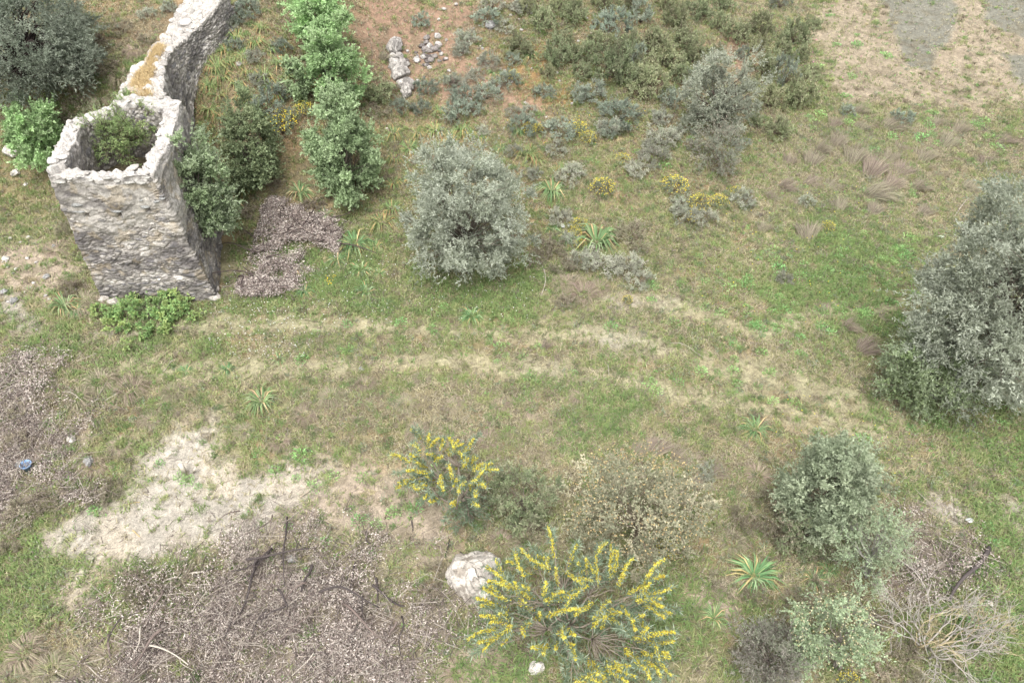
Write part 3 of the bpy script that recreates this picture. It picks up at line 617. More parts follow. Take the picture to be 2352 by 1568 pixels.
def tree(name, cat, label, bx, by, cx, cy, hw, hh, cols, ncl, clr, twigs, lpt, L, W, trunk_r=0.12, tcol=alb(120, 108, 98), upb=0.4, shell=0.55, flat=None, gap=0.0, seed=0, group=None, low=0.72, nl=4):
    by = min(by, cy+low*hh); ncl = int(ncl*1.5); L *= 1.15; W *= 1.5
    B = gp(bx, by); r_ = ray(cx, cy); t_ = (B[1]+0.0)/r_[1]; Cw = r_*t_+np.array([0, 0, HC]); m = mpp(Cw)
    th = math.asin(-r_[2]/np.linalg.norm(r_)); rx = hw*m; rz2 = (hh*m)**2-(rx*0.9*math.sin(th))**2; rz = math.sqrt(max(rz2, (0.55*rx)**2))/math.cos(th)
    rz = min(rz, 2.2*rx); zc = Cw[2]-B[2]
    if flat: rz = flat*rx
    root = empty(name, B); tag(root, label, cat, group)
    cen = np.array([Cw[0]-B[0], 0, max(zc, 0.4*rz)]); mbL, mbT = MB(), MB()
    ttop = np.array([cen[0]*0.5, 0, max(0.25, cen[2]-0.45*rz)])
    for k in range(max(1, nl)):
        e = cen+np.array([math.cos(k*2.4+seed)*0.35*rx, math.sin(k*2.4+seed)*0.35*rx, (0.1+0.25*rng.random())*rz]) if nl > 1 else cen+np.array([0, 0, 0.6*rz])
        f0 = np.array([math.cos(k*2.4)*trunk_r*0.5, math.sin(k*2.4)*trunk_r*0.5, -0.1])
        tube(mbT, np.concatenate([curve(f0, ttop, 0.04, 5), curve(ttop, e, 0.1, 6)[1:]]), trunk_r*(1 if nl == 1 else 0.7), trunk_r*0.14, tcol, 7, 0.3)
    crown(mbL, mbT, cen, (rx, rx*0.9, rz), ncl, clr, twigs, lpt, L, W, cols, upb, shell, ttop, tcol, trunk_r*0.16, seed, gap)
    mbT.build('trunk', M_wood, root); mbL.build('crown', M_leaf, root); return root, cen, (rx, rx*.9, rz)
BK = alb(130, 120, 110)
tree('olive_tree', 'tree', 'broad silver grey olive tree standing alone in the middle of the slope', 1075, 690, 1062, 492, 168, 165, PAL['olive'], 150, 0.36, 22, 15, 0.075, 0.017, 0.12, BK, 0.55, 0.25, seed=2, gap=0.0, nl=5)
tree('olive_tree', 'tree', 'dark olive tree with a leaning black trunk at the upper left corner', 35, 285, 70, 95, 175, 130, PAL['olived'], 150, 0.42, 22, 14, 0.08, 0.019, 0.28, alb(70, 60, 56), 0.4, 0.55, seed=3, nl=3)
tree('olive_tree', 'tree', 'large silver green olive tree cut by the right edge of the picture', 2320, 1010, 2290, 712, 200, 255, PAL['olive'], 215, 0.40, 22, 14, 0.085, 0.017, 0.14, BK, 0.45, 0.3, seed=5, gap=0.05, nl=6)
tree('young_tree', 'tree', 'bright green upright tree rising at the top edge of the picture', 735, 175, 728, 45, 56, 115, PAL['bright'], 60, 0.30, 18, 14, 0.08, 0.04, 0.09, BK, 0.5, 0.4, seed=6, nl=2)
tree('young_tree', 'tree', 'bright green shaggy tree just below the upper one', 785, 300, 768, 165, 58, 118, PAL['bright'][:3]+PAL['carob'][:2], 64, 0.30, 18, 14, 0.08, 0.04, 0.09, BK, 0.5, 0.4, seed=7, nl=2)
tree('young_tree', 'tree', 'slim green sapling at the left foot of the shaggy green tree', 690, 248, 686, 190, 25, 48, PAL['carob'], 18, 0.22, 16, 12, 0.07, 0.035, 0.05, BK, 0.6, 0.4, seed=8, nl=1)
tree('conical_tree', 'tree', 'tall dense blue green conical tree between the shaggy tree and the silver olive', 812, 495, 786, 352, 80, 135, PAL['carob'], 110, 0.30, 20, 15, 0.075, 0.034, 0.11, BK, 0.7, 0.4, seed=9, nl=2)
tree('bushy_tree', 'tree', 'dull dark green bushy tree between the tower and the conical tree', 600, 460, 580, 345, 68, 105, PAL['deep'], 66, 0.30, 17, 14, 0.065, 0.03, 0.09, BK, 0.5, 0.4, seed=10, gap=0.2, nl=3)
tree('leafy_bush', 'tree', 'leafy green bush pressed against the right face of the tower', 478, 600, 456, 448, 64, 128, PAL['carob'][:2]+PAL['bushgrey'][:2]+PAL['deep'][:1], 80, 0.28, 18, 15, 0.07, 0.03, 0.09, BK, 0.5, 0.4, seed=11, nl=3, low=1.3)
tree('leafy_bush', 'bush', 'bright green leafy bush growing against the left side of the tower', 95, 390, 88, 315, 66, 72, PAL['carob'][:1]+PAL['bright'][:3], 60, 0.28, 18, 14, 0.075, 0.038, 0.06, BK, 0.5, 0.35, seed=12, nl=4)
tree('olive_tree', 'tree', 'hazy grey olive tree with a bare dark trunk on the upper right slope', 1650, 390, 1660, 228, 80, 108, PAL['hazy'], 66, 0.34, 18, 13, 0.075, 0.018, 0.14, alb(104, 92, 84), 0.5, 0.45, seed=13, gap=0.22, nl=3)
tree('thorn_bush', 'bush', 'thin grey thorny bush growing round the foot of the hazy olive', 1655, 400, 1650, 345, 62, 60, PAL['hazy'][:3]+[alb(150, 134, 118)], 30, 0.34, 14, 9, 0.06, 0.014, 0.04, alb(140, 128, 116), 0.6, 0.3, seed=14, nl=6)
tree('round_bush', 'bush', 'round grey green bush on the lower right grass', 1905, 1235, 1900, 1128, 100, 118, PAL['bushgrey'], 120, 0.24, 20, 15, 0.055, 0.02, 0.05, BK, 0.5, 0.45, seed=15, nl=5)
tree('thorn_bush', 'bush', 'pale green open thorn bush beside the round grey green bush', 1990, 1340, 1992, 1262, 95, 85, PAL['thorn']+PAL['pear'][:1], 52, 0.28, 13, 10, 0.045, 0.014, 0.04, alb(170, 166, 158), 0.4, 0.35, seed=16, gap=0.36, nl=7)
r_, c_, rd_ = tree('flowering_bush', 'bush', 'loose green bush with cream blossom near the bottom edge', 1920, 1545, 1912, 1460, 100, 100, PAL['thorn'][:2]+PAL['carob'][:2]+PAL['bushgrey'][:2], 44, 0.26, 14, 10, 0.045, 0.02, 0.04, alb(150, 142, 132), 0.4, 0.35, seed=17, gap=0.36, nl=7)
mb = MB(); d = nrm(rng.normal(size=(420, 3))); d[:, 2] = np.abs(d[:, 2]); balls(mb, c_+d*np.array(rd_)*(0.7+0.35*rng.random((420, 1))), 0.010+0.010*rng.random(420), pal(420, [alb(204, 198, 166), alb(184, 174, 134)])); mb.build('blossom', M_petal, r_)
r_, c_, rd_ = tree('wild_pear_bush', 'bush', 'wide sparse olive green bush with tan seed heads above the large acacia', 1460, 1290, 1462, 1170, 170, 112, PAL['pear'], 95, 0.34, 12, 12, 0.05, 0.018, 0.04, alb(142, 128, 114), 0.35, 0.35, seed=18, gap=0.38, nl=8)
mb = MB(); d = nrm(rng.normal(size=(700, 3))); d[:, 2] = np.abs(d[:, 2]); balls(mb, c_+d*np.array(rd_)*(0.72+0.3*rng.random((700, 1))), 0.014+0.01*rng.random(700), pal(700, [alb(198, 178, 132), alb(182, 158, 118)])); mb.build('seed_heads', M_petal, r_)  # tan seed heads over the bush, merged in one mesh
tree('thorn_bush', 'bush', 'dark green thorny bush at the left foot of the right edge olive', 2130, 930, 2135, 850, 95, 90, PAL['spiny'][:1]+PAL['bushgrey'][:2]+PAL['deep'][:2], 80, 0.3, 17, 12, 0.06, 0.018, 0.05, BK, 0.4, 0.4, seed=19, gap=0.2, nl=6)
tree('low_bush', 'bush', 'low dark green heathery bush to the right of the small acacia', 1200, 1190, 1196, 1140, 88, 52, PAL['deep']+PAL['pear'][:2], 44, 0.2, 14, 12, 0.04, 0.016, 0.03, BK, 0.5, 0.4, seed=20, nl=6, flat=.5, gap=.3)
tree('scrub_bush', 'bush', 'drooping dark scrub between the round bush and the thorn bush', 1850, 1265, 1850, 1215, 60, 50, PAL['deep'][:2]+[alb(150, 136, 116)], 36, 0.24, 14, 10, 0.05, 0.014, 0.03, BK, 0.3, 0.4, seed=21, gap=0.2, nl=5)
tree('grey_bush', 'bush', 'grey leafless looking scrub at the bottom edge left of the cream blossom', 1760, 1560, 1760, 1500, 75, 70, [alb(150, 142, 132), alb(128, 122, 110), alb(120, 130, 100)], 46, 0.26, 16, 9, 0.05, 0.012, 0.03, alb(130, 120, 112), 0.4, 0.4, seed=22, gap=0.15, nl=7)
tree('ivy_bush', 'bush', 'fresh green leafy clump at the foot of the tower front', 345, 730, 345, 715, 118, 34, [alb(116, 156, 70), alb(134, 172, 78), alb(100, 138, 62), alb(166, 182, 84)], 56, 0.14, 11, 9, 0.06, 0.036, 0.02, BK, 0.3, 0.3, flat=0.10, gap=0.3, seed=23, nl=5)
# bush inside the tower: rooted on the earth fill
bush = empty('spiny_bush', (at(270, 330, HT-1.2)[0], at(270, 330, HT-1.2)[1]+0.0, HT-1.5)); tag(bush, 'spiny yellow green bush filling the inside of the tower', 'bush')
mbL, mbT = MB(), MB()
for (px, py, r0, z, seed) in ((310, 280, .66, 4.2, 1), (255, 315, .6, 4.0, 2), (325, 250, .5, 4.2, 3), (225, 300, .55, 3.9, 4), (290, 325, .55, 3.9, 5)):
    c0 = at(px, py, z)-np.array(bush.location); crown(mbL, mbT, c0, (r0, r0, r0*0.9), 20, 0.25, 16, 14, 0.055, 0.016, PAL['spiny'] if seed != 4 else PAL['deep']+[alb(150, 130, 120)], 0.6, 0.35, np.array([0, 0, 0.1]), alb(120, 104, 90), 0.02, 30+seed)
mbT.build('stems', M_wood, bush); mbL.build('foliage', M_leaf, bush)

# bleached leafless bush
B = gp(2125, 1490); dead = empty('leafless_bush', B); tag(dead, 'bleached leafless bush with pale forking branches near the lower right corner', 'bush'); mb = MB()
def fork(mb, a, d, L, r, depth, col):
    b = a+d*L; tube(mb, curve(a, b, 0.07, 4), r, r*0.65, col, 4)
    if depth:
        for k in range(3 if depth > 1 else 2+int(rng.integers(0, 2))): fork(mb, b if k < 2 else a+d*L*0.6, nrm((d+rng.normal(size=3)*0.55+np.array([0, 0, 0.15]))[None])[0], L*(0.62+0.2*rng.random()), r*0.62, depth-1, col)
for k in range(11):
    a = k*0.6; fork(mb, np.array([0, 0, 0.0]), nrm(np.array([[math.cos(a)*0.9+0.25, math.sin(a)*0.6, 0.75]]))[0], 0.58+0.2*rng.random(), 0.024, 4, alb(196, 188, 178) if k % 6 else alb(200, 184, 148))
mb.build('branches', M_wood, dead)

# ------------------------------------------------------------------ flowering acacias
def acacia(name, label, trunk_px, zt, fork_px, zf, shoots, conv, zs, zp, extra, leafL):
    B = gp(*trunk_px); root = empty(name, B); tag(root, label, 'tree'); mbT, mbL, mbF = MB(), MB(), MB()
    fk = at(*fork_px, B[2]+zf)-B; tc = alb(158, 146, 132); tube(mbT, curve([0, 0, -0.1], fk, 0.05, 6), 0.075, 0.055, tc, 7, 0.2)
    segs_ = []
    for s0, s1 in shoots:
        z0 = B[2]+zs+0.5*(rng.random()-0.5); z1 = B[2]+zp+0.7*(rng.random()-0.4); a = at(*conv(*s0), z0)-B; b = at(*conv(*s1), z1)-B; segs_.append((a, b, 1.0))
    for a, b, _ in list(segs_):
        if rng.random() < 0.7:
            m_ = a+(b-a)*(0.25+0.35*rng.random()); L_ = np.linalg.norm(b-a); segs_.append((m_, m_+(b-a)*(0.35+0.2*rng.random())+rng.normal(size=3)*0.16*L_+np.array([0, 0, 0.05]), 0.8))
    for k in range(extra):
        a, b, _ = segs_[int(rng.integers(0, len(shoots)))]; o = rng.normal(size=3)*0.15; o[2] = -abs(o[2])*1.4-0.1; segs_.append((a+o, b*0.65+a*0.35+o*1.6, 0.25))
    hubs = [fk+np.array([math.cos(t)*0.55, math.sin(t)*0.55, 0.35]) for t in np.arange(7)*0.9]
    for h in hubs: tube(mbT, curve(fk, h, 0.08, 5), 0.026, 0.016, tc, 6)
    for a, b, fl in segs_:
        h = min(hubs, key=lambda q: np.linalg.norm(q-a)); tube(mbT, curve(h, a, 0.07, 6, 0.08), 0.010, 0.006, tc, 4)
        path = curve(a, b, 0.03, 9, 0.05); tube(mbT, path, 0.010, 0.004, alb(150, 150, 96), 4); Ls = np.linalg.norm(b-a)
        t = rng.random(int(130*Ls)+35); f = t*8; i = np.minimum(f.astype(int), 7); q = path[i]*(1-(f-i)[:, None])+path[i+1]*(f-i)[:, None]
        dd = nrm(b-a)*0.6+rng.normal(size=(len(t), 3))*0.7; leaves(mbL, q, dd, leafL*(0.7+0.7*rng.random(len(t))), 0.018, pal(len(t), [alb(128, 148, 116), alb(148, 164, 134), alb(108, 130, 98), alb(94, 116, 82)], .1))
        if rng.random() < fl:
            nf = int((400*Ls+60)*(0.55+0.85*rng.random())); t = 0.12+0.88*rng.random(nf)**0.8; f = t*8; i = np.minimum(f.astype(int), 7); q = path[i]*(1-(f-i)[:, None])+path[i+1]*(f-i)[:, None]
            balls(mbF, q+rng.normal(size=(nf, 3))*(0.022*(1.1-0.5*t))[:, None], 0.010+0.008*rng.random(nf), pal(nf, [alb(222, 212, 88), alb(208, 194, 74), alb(230, 224, 122), alb(184, 160, 70)], .14))
    for k in range(30):
        t = rng.random(); a = fk*t+np.array([0, 0, .1]); an = rng.random()*6.283; b = a+np.array([math.cos(an)*.55, math.sin(an)*.55, .25*rng.random()]); ll = 34
        u_ = rng.random((ll, 1)); tube(mbT, curve(a, b, .05, 4), .008, .004, tc, 3)
        leaves(mbL, a+(b-a)*u_, nrm(b-a)*.6+rng.normal(size=(ll, 3))*.7, leafL*(.7+.7*rng.random(ll)), .018, pal(ll, [alb(128, 148, 116), alb(108, 130, 98), alb(94, 116, 82)], .1))
    mbT.build('trunk', M_wood, root); mbL.build('foliage', M_leaf, root); mbF.build('flowers', M_petal, root); return root
BIG = [((880, 980), (510, 590)), ((740, 970), (430, 860)), ((720, 880), (480, 770)), ((920, 890), (750, 720)), ((1080, 570), (1025, 265)), ((1190, 620), (1275, 410)), ((1050, 640), (800, 440)), ((930, 660), (680, 550)),
 ((830, 720), (760, 490)), ((1450, 770), (1430, 500)), ((1430, 500), (1500, 405)), ((1540, 720), (1550, 410)), ((1540, 700), (1605, 460)), ((1590, 790), (1740, 525)), ((1640, 840), (2000, 670)), ((1720, 870), (2050, 780)),
 ((1750, 885), (1970, 860)), ((1800, 890), (2000, 1020)), ((1810, 880), (1990, 930)), ((1650, 920), (1740, 1050)), ((1720, 1060), (1830, 1000)), ((1440, 1000), (1640, 980)), ((1480, 1020), (1690, 1160)), ((1400, 1110), (1490, 980)),
 ((1080, 870), (1340, 770)), ((1000, 930), (1160, 800)), ((980, 1020), (1300, 950)), ((620, 1110), (350, 1210)), ((740, 1050), (460, 1000)), ((740, 1100), (640, 1250)), ((700, 1150), (440, 1230)), ((780, 1090), (880, 1070)),
 ((800, 1080), (830, 1170)), ((1130, 1080), (1170, 1190)), ((1080, 1150), (1250, 1250)), ((1200, 1250), (1260, 1370)), ((1050, 1270), (890, 1270)), ((1640, 1250), (1880, 1540)), ((1700, 1190), (2090, 1140)), ((1750, 1230), (2080, 1220)),
 ((1780, 1290), (2050, 1350)), ((1800, 1310), (1970, 1510)), ((1400, 1370), (1500, 1530)), ((1480, 1380), (1710, 1420)), ((1500, 1420), (1690, 1470)), ((1480, 1430), (1690, 1560)), ((1260, 1540), (1450, 1480)), ((1220, 1570), (1430, 1560)),
 ((1110, 770), (1095, 600)), ((1150, 630), (1360, 760)), ((1300, 680), (1280, 570)), ((1360, 690), (1340, 530)), ((1000, 880), (1010, 720)), ((1130, 900), (1290, 800)), ((930, 620), (940, 500)), ((1040, 640), (990, 510)), ((1640, 1000), (1560, 950)),
 ((1480, 1130), (1510, 1010)), ((1560, 860), (1440, 1000)), ((900, 900), (590, 650)), ((700, 1000), (620, 990)), ((560, 1180), (720, 1110)), ((1900, 1230), (1960, 1370)), ((1620, 1080), (1540, 1010))]
acacia('acacia_tree', 'large spreading acacia covered in yellow flower spikes at the bottom centre', (1268, 1462), 0, (1312, 1435), 0.75, BIG, lambda a, b: (976+a*.275, 1137+b*.275), 1.25, 1.7, 50, 0.13)
SML = [((1440, 1070), (1350, 975)), ((1350, 1255), (1170, 1180)), ((1480, 1160), (1500, 1010)), ((1510, 1130), (1580, 1045)), ((1590, 1160), (1630, 1060)), ((1710, 1130), (1660, 1040)), ((1640, 1210), (1780, 1095)), ((1770, 1230), (1810, 1120)),
 ((1805, 1210), (1875, 1045)), ((1460, 1260), (1340, 1180)), ((1430, 1190), (1380, 1080)), ((1540, 1340), (1310, 1320)), ((1410, 1375), (1240, 1425)), ((1440, 1440), (1340, 1440)), ((1480, 1450), (1380, 1480)), ((1590, 1340), (1620, 1490)),
 ((1830, 1300), (2080, 1310)), ((1850, 1300), (2030, 1260)), ((1840, 1265), (1900, 1215)), ((1710, 1420), (1800, 1410)), ((1780, 1440), (1745, 1500)), ((1830, 1450), (1890, 1400)), ((1830, 1500), (1970, 1460)), ((1760, 1300), (1825, 1220)),
 ((1660, 1270), (1690, 1360)), ((1560, 1240), (1480, 1180)), ((1500, 1330), (1400, 1250)), ((1620, 1200), (1540, 1240)), ((1540, 1400), (1480, 1370)), ((1740, 1560), (1690, 1620)), ((1850, 1590), (1920, 1620)), ((1560, 1550), (1500, 1570)), ((1700, 1180), (1700, 1120))]
acacia('acacia_tree', 'small upright acacia with yellow flower spikes on the brown bare earth', (1085, 1205), 0, (1065, 1140), 0.8, SML, lambda a, b: (574+a*.2746, 718+b*.2746), 1.2, 1.55, 26, 0.11)

# ------------------------------------------------------------------ shrub prototypes and their copies
def proto_shrub(kind, seed):
    mbL, mbT, mbF = MB(), MB(), MB(); z = np.zeros(3)
    cen0 = np.array([0, 0, 0.16]); tt = np.array([0, 0, 0.02])
    if kind == 'cistus':
        crown(mbL, mbT, np.array([0, 0, .2]), (.5, .5, .34), 46, .13, 12, 10, .042, .026, [alb(128, 140, 96), alb(146, 156, 112), alb(112, 124, 84), alb(160, 164, 126), alb(138, 136, 106)], .6, .45, tt, alb(126, 110, 98), .008, seed, 0.12)
    elif kind == 'cushion':
        crown(mbL, mbT, np.array([0, 0, .18]), (.5, .5, .36), 46, .10, 12, 11, .034, .014, [alb(146, 158, 138), alb(128, 142, 122), alb(164, 172, 154), alb(114, 126, 108)], .7, .6, tt, alb(130, 116, 106), .007, seed, 0.06)
    elif kind == 'grey':
        crown(mbL, mbT, np.array([0, 0, .15]), (.5, .5, .30), 40, .12, 12, 10, .04, .012, [alb(166, 168, 150), alb(150, 152, 134), alb(178, 178, 162), alb(132, 134, 114), alb(150, 160, 132)], .7, .45, tt, alb(140, 128, 120), .007, seed, 0.15)
    elif kind == 'yellow':
        crown(mbL, mbT, np.array([0, 0, .17]), (.48, .48, .34), 34, .12, 11, 10, .04, .012, [alb(138, 148, 116), alb(120, 132, 100), alb(152, 158, 130)], .9, .45, tt, alb(130, 116, 100), .007, seed)
        d = nrm(rng.normal(size=(150, 3))); d[:, 2] = np.abs(d[:, 2])+.25; d = nrm(d); balls(mbF, np.array([0, 0, .2])+d*np.array([.48, .48, .42])*(0.86+.25*rng.random((150, 1))), .013+.009*rng.random(150), pal(150, [alb(240, 216, 70), alb(232, 222, 104)], .12))
    elif kind == 'scrub':
        crown(mbL, mbT, np.array([0, 0, .16]), (.5, .5, .3), 30, .16, 12, 8, .05, .012, [alb(148, 140, 116), alb(132, 128, 100), alb(166, 154, 134), alb(118, 120, 88)], .7, .35, tt, alb(140, 124, 112), .007, seed, .1)
    root = empty('shrub', (0, 0, 0)); mbL.build('foliage', M_shrub, root); mbT.build('stems', M_wood, root)
    if mbF.n: mbF.build('flowers', M_petal, root)
    return root
def proto_blades(kind, seed):
    mb = MB()
    if kind == 'squill':
        n = 85; a = rng.random(n)*6.283; u = 0.2+1.1*rng.random(n); d = np.stack([np.cos(a), np.sin(a), u], -1)
        q = np.stack([np.cos(a)*.03, np.sin(a)*.03, np.zeros(n)], -1); dry = rng.random(n) < 0.12
        c = pal(n, [alb(106, 138, 84), alb(124, 152, 98), alb(92, 124, 76), alb(142, 162, 114)], .16); c[dry] = pal(dry.sum(), [alb(196, 170, 116), alb(176, 150, 104)]); tip = np.where((rng.random(n) < .28)[:, None], alb(186, 164, 116), c)
        blades(mb, q, d, (0.36+0.30*rng.random(n)), 0.024, c*(0.75+.55*rng.random((n, 1))), 1.1, tip)
    elif kind == 'asphodel':
        n = 60; a = rng.random(n)*6.283; d = np.stack([np.cos(a), np.sin(a), 0.3+1.1*rng.random(n)], -1); q = np.stack([np.cos(a)*.04, np.sin(a)*.04, np.zeros(n)], -1); dry = rng.random(n) < 0.18
        c = pal(n, [alb(126, 150, 88), alb(142, 160, 100), alb(108, 134, 78)], .14); c[dry] = pal(dry.sum(), [alb(200, 162, 104), alb(178, 146, 96)]); blades(mb, q, d, 0.36+0.28*rng.random(n), 0.018, c, 1.3, np.where((rng.random(n) < .35)[:, None], alb(198, 158, 104), c))
    elif kind == 'tussock':
        n = 260; a = rng.random(n)*6.283; r0 = rng.random(n)*0.26; d = np.stack([np.cos(a)*.5+.75, np.sin(a)*.5+.55, 0.35+0.5*rng.random(n)], -1); q = np.stack([np.cos(a)*r0, np.sin(a)*r0*.8, np.zeros(n)], -1)
        blades(mb, q, d, 0.30+0.50*rng.random(n), 0.008, pal(n, [alb(142, 131, 112), alb(156, 145, 122), alb(122, 110, 96), alb(166, 156, 130), alb(134, 120, 108)], .15), 0.7)
    elif kind == 'hay':
        n = 420; a = rng.random(n)*6.283; d = np.stack([np.cos(a), np.sin(a), 0.25+0.9*rng.random(n)], -1); q = np.stack([np.cos(a)*.1, np.sin(a)*.1, np.zeros(n)], -1)
        blades(mb, q, d, 0.25+0.25*rng.random(n), 0.008, pal(n, [alb(158, 140, 124), alb(172, 158, 134), alb(136, 120, 104), alb(136, 140, 96)], .15), 1.2)
    elif kind == 'weed':
        n = 80; a = rng.random(n)*6.283; r0 = .36*np.sqrt(rng.random(n)); q = np.stack([np.cos(a)*r0, np.sin(a)*r0, .03+.22*rng.random(n)*(1-r0*1.5)], -1)
        leaves(mb, q, rng.normal(size=(n, 3))*.6+np.stack([np.cos(a), np.sin(a), np.full(n, .5)], -1), .13+.05*rng.random(n), .055, pal(n, [alb(128, 172, 92), alb(144, 184, 106), alb(114, 156, 82)], .12))
        for k in range(8): a_ = k*.8; tube(mb, np.array([[0, 0, 0], [math.cos(a_)*.2, math.sin(a_)*.2, .2]]), .012, .008, alb(120, 150, 80), 3)
    return mb
PR = {k: [proto_shrub(k, 50+i*3+j) for j in range(3)] for i, k in enumerate(('cistus', 'cushion', 'grey', 'yellow', 'scrub'))}
PB = {k: [proto_blades(k, j).mesh(k, M_shrub if k == 'weed' else M_blade) for j in range(3)] for k in ('squill', 'asphodel', 'tussock', 'hay', 'weed')}
NAMES = {'cistus': ('rockrose_shrub', 'olive green rockrose shrub', 'shrub', 'olive green rockrose shrubs'), 'cushion': ('cushion_shrub', 'grey green cushion shrub', 'shrub', 'grey green cushion shrubs'),
         'grey': ('grey_shrub', 'ash grey dwarf shrub', 'shrub', 'ash grey dwarf shrubs'), 'yellow': ('flowering_shrub', 'yellow flowered dwarf shrub', 'shrub', 'yellow flowered shrubs'),
         'scrub': ('dry_shrub', 'half dry shrub', 'shrub', 'half dry shrubs'), 'squill': ('squill_plant', 'green squill rosette', 'plant', 'squill rosettes'),
         'asphodel': ('asphodel_plant', 'orange tipped asphodel tuft', 'plant', 'asphodel tufts'), 'tussock': ('grass_tussock', 'leaning dry grass tussock', 'grass', 'leaning dry grass tussocks'),
         'hay': ('grass_tuft', 'drooping dry grass mop', 'grass', 'drooping dry grass mops'), 'weed': ('leafy_weed', 'bright green leafy weed', 'weed', 'bright green leafy weeds')}
cnt = {}
def put(kind, px, py, wpx, hs=1.0, label=None):
    p = gp(px, py+0.22*wpx); s_ = wpx*mpp(p)*1.0; nm, desc, cat, grp = NAMES[kind]; k = cnt.get(kind, 0); cnt[kind] = k+1; rz = 0.0
    if kind in PR:
        r = PR[kind][k % 3]; hv = hs*(0.85+0.35*rng.random()); sc = (s_*(.92+.16*rng.random()), s_*(.92+.16*rng.random()), s_*hv)
        if k < 3: r.location = p; r.rotation_euler = (0, 0, rng.random()*6.3); r.scale = sc; r.name = nm; o = r
        else: o = dup(r, p, rng.random()*6.3, sc); o.name = nm
    else:
        base = {'squill': .72, 'asphodel': .62, 'tussock': 1.0, 'hay': .7, 'weed': .7}[kind]; o = bpy.data.objects.new(nm, PB[kind][k % 3]); C.objects.link(o)
        o.location = p; s_ /= base; o.scale = (s_*(.85+.3*rng.random()), s_, s_*hs*(.75+.5*rng.random())); o.rotation_euler = ((rng.random()-.5)*.3, (rng.random()-.5)*.3, (rng.random()-.5)*1.5 if kind == 'tussock' else rng.random()*6.3)
    if label: tag(o, label, cat, grp)
    elif kind == 'weed': tag(o, 'bright green leafy weed growing in the thin grass', cat, grp)
    else: pend(o, ('small ' if wpx < 44 and kind in PR else '')+desc, cat, grp, px, py)
    return o
CIST = [(1195, 112, 84), (1275, 132, 84), (1245, 55, 78), (1318, 40, 78), (1292, 92, 66), (1400, 62, 118), (1352, 132, 80), (1412, 162, 128), (1482, 168, 96), (1500, 108, 104), (1570, 98, 96), (1470, 40, 92), (1545, 45, 86), (1605, 28, 80), (1660, 10, 70),
        (1550, 150, 74), (1482, 205, 104), (1540, 232, 78), (1445, 110, 80), (1690, 82, 84), (1742, 68, 74), (1822, 86, 92), (1795, 118, 60), (1800, 178, 96), (1752, 160, 84), (1862, 170, 62), (1832, 222, 110), (1762, 232, 86), (1782, 298, 84), (1600, 176, 78),
        (1335, 170, 66), (1260, 168, 50), (1450, 8, 80), (1380, 8, 76), (1530, 8, 70), (1790, 8, 72), (1720, 200, 60), (1590, 130, 70), (1650, 60, 60), (1870, 60, 40), (1215, 20, 56), (1700, 130, 50), (1560, 180, 66), (1640, 130, 56), (1290, 20, 70), (1375, 100, 76), (1310, 130, 60), (1455, 145, 80), (1520, 130, 70), (1440, 185, 70), (1740, 110, 60), (1775, 140, 60), (1840, 130, 56), (1700, 245, 60), (1735, 280, 46)]
for i_, q in enumerate(CIST): put('cistus' if i_ % 6 != 5 else 'cushion', q[0], q[1], q[2]*.74, hs=1.35)
put('cistus', 868, 208, 78, label='dense yellow green shrub left of the rock outcrop foot')
CUSH = [(1118, 38, 62), (968, 50, 44), (1250, 216, 44), (1165, 185, 52), (1120, 212, 66), (980, 206, 48), (922, 245, 46), (968, 250, 44), (1355, 212, 66), (1425, 262, 90), (1390, 245, 40), (1285, 300, 70), (1205, 290, 62), (1085, 248, 48), (1058, 225, 52), (620, 245, 92), (560, 40, 50), (1050, 262, 60),
        (575, 20, 56), (690, 20, 40), (540, 105, 40), (650, 110, 44), (1400, 300, 50), (1335, 225, 44), (1180, 140, 36), (1700, 330, 40), (2070, 270, 44), (1945, 255, 36)]
for q in CUSH: put('cushion', q[0], q[1], q[2]*1.15)
GREY = [(1212, 250, 36), (1402, 285, 66), (1525, 312, 72), (1500, 362, 70), (1462, 385, 56), (1310, 395, 68), (1280, 340, 46), (1520, 270, 56), (1500, 330, 56), (1180, 255, 34), (1075, 92, 64), (1195, 14, 56), (1130, 8, 54), (1060, 120, 40), (1110, 300, 36), (1180, 345, 36), (1440, 600, 70), (1390, 600, 84), (1340, 595, 66), (1290, 500, 60), (1560, 470, 56),
        (1470, 640, 60), (1700, 455, 60), (1580, 490, 60), (520, 60, 50), (600, 180, 50), (645, 200, 40), (500, 20, 44), (590, 130, 44), (1090, 170, 44), (1040, 190, 56), (1310, 545, 44), (1120, 140, 50), (1620, 500, 50), (1800, 640, 40), (1850, 460, 36), (340, 30, 40), (390, 20, 40), (1620, 1080, 50), (1160, 60, 40), (1230, 400, 40), (1555, 300, 40), (1590, 330, 36)]
for q in GREY: put('grey', q[0], q[1], q[2]*1.15)
YEL = [(650, 290, 84), (1548, 425, 66), (1430, 364, 38), (1382, 432, 62), (1330, 518, 46), (1325, 298, 52), (1350, 318, 46), (1605, 470, 60), (1650, 462, 46), (1690, 442, 36), (1590, 498, 40), (1235, 298, 30), (1215, 300, 40), (1178, 178, 36), (730, 205, 40), (1440, 690, 30), (1320, 535, 36), (1900, 520, 36), (1530, 1255, 50), (1945, 1560, 60), (700, 255, 50), (1330, 560, 34)]
for q in YEL: put('yellow', q[0], q[1], q[2])
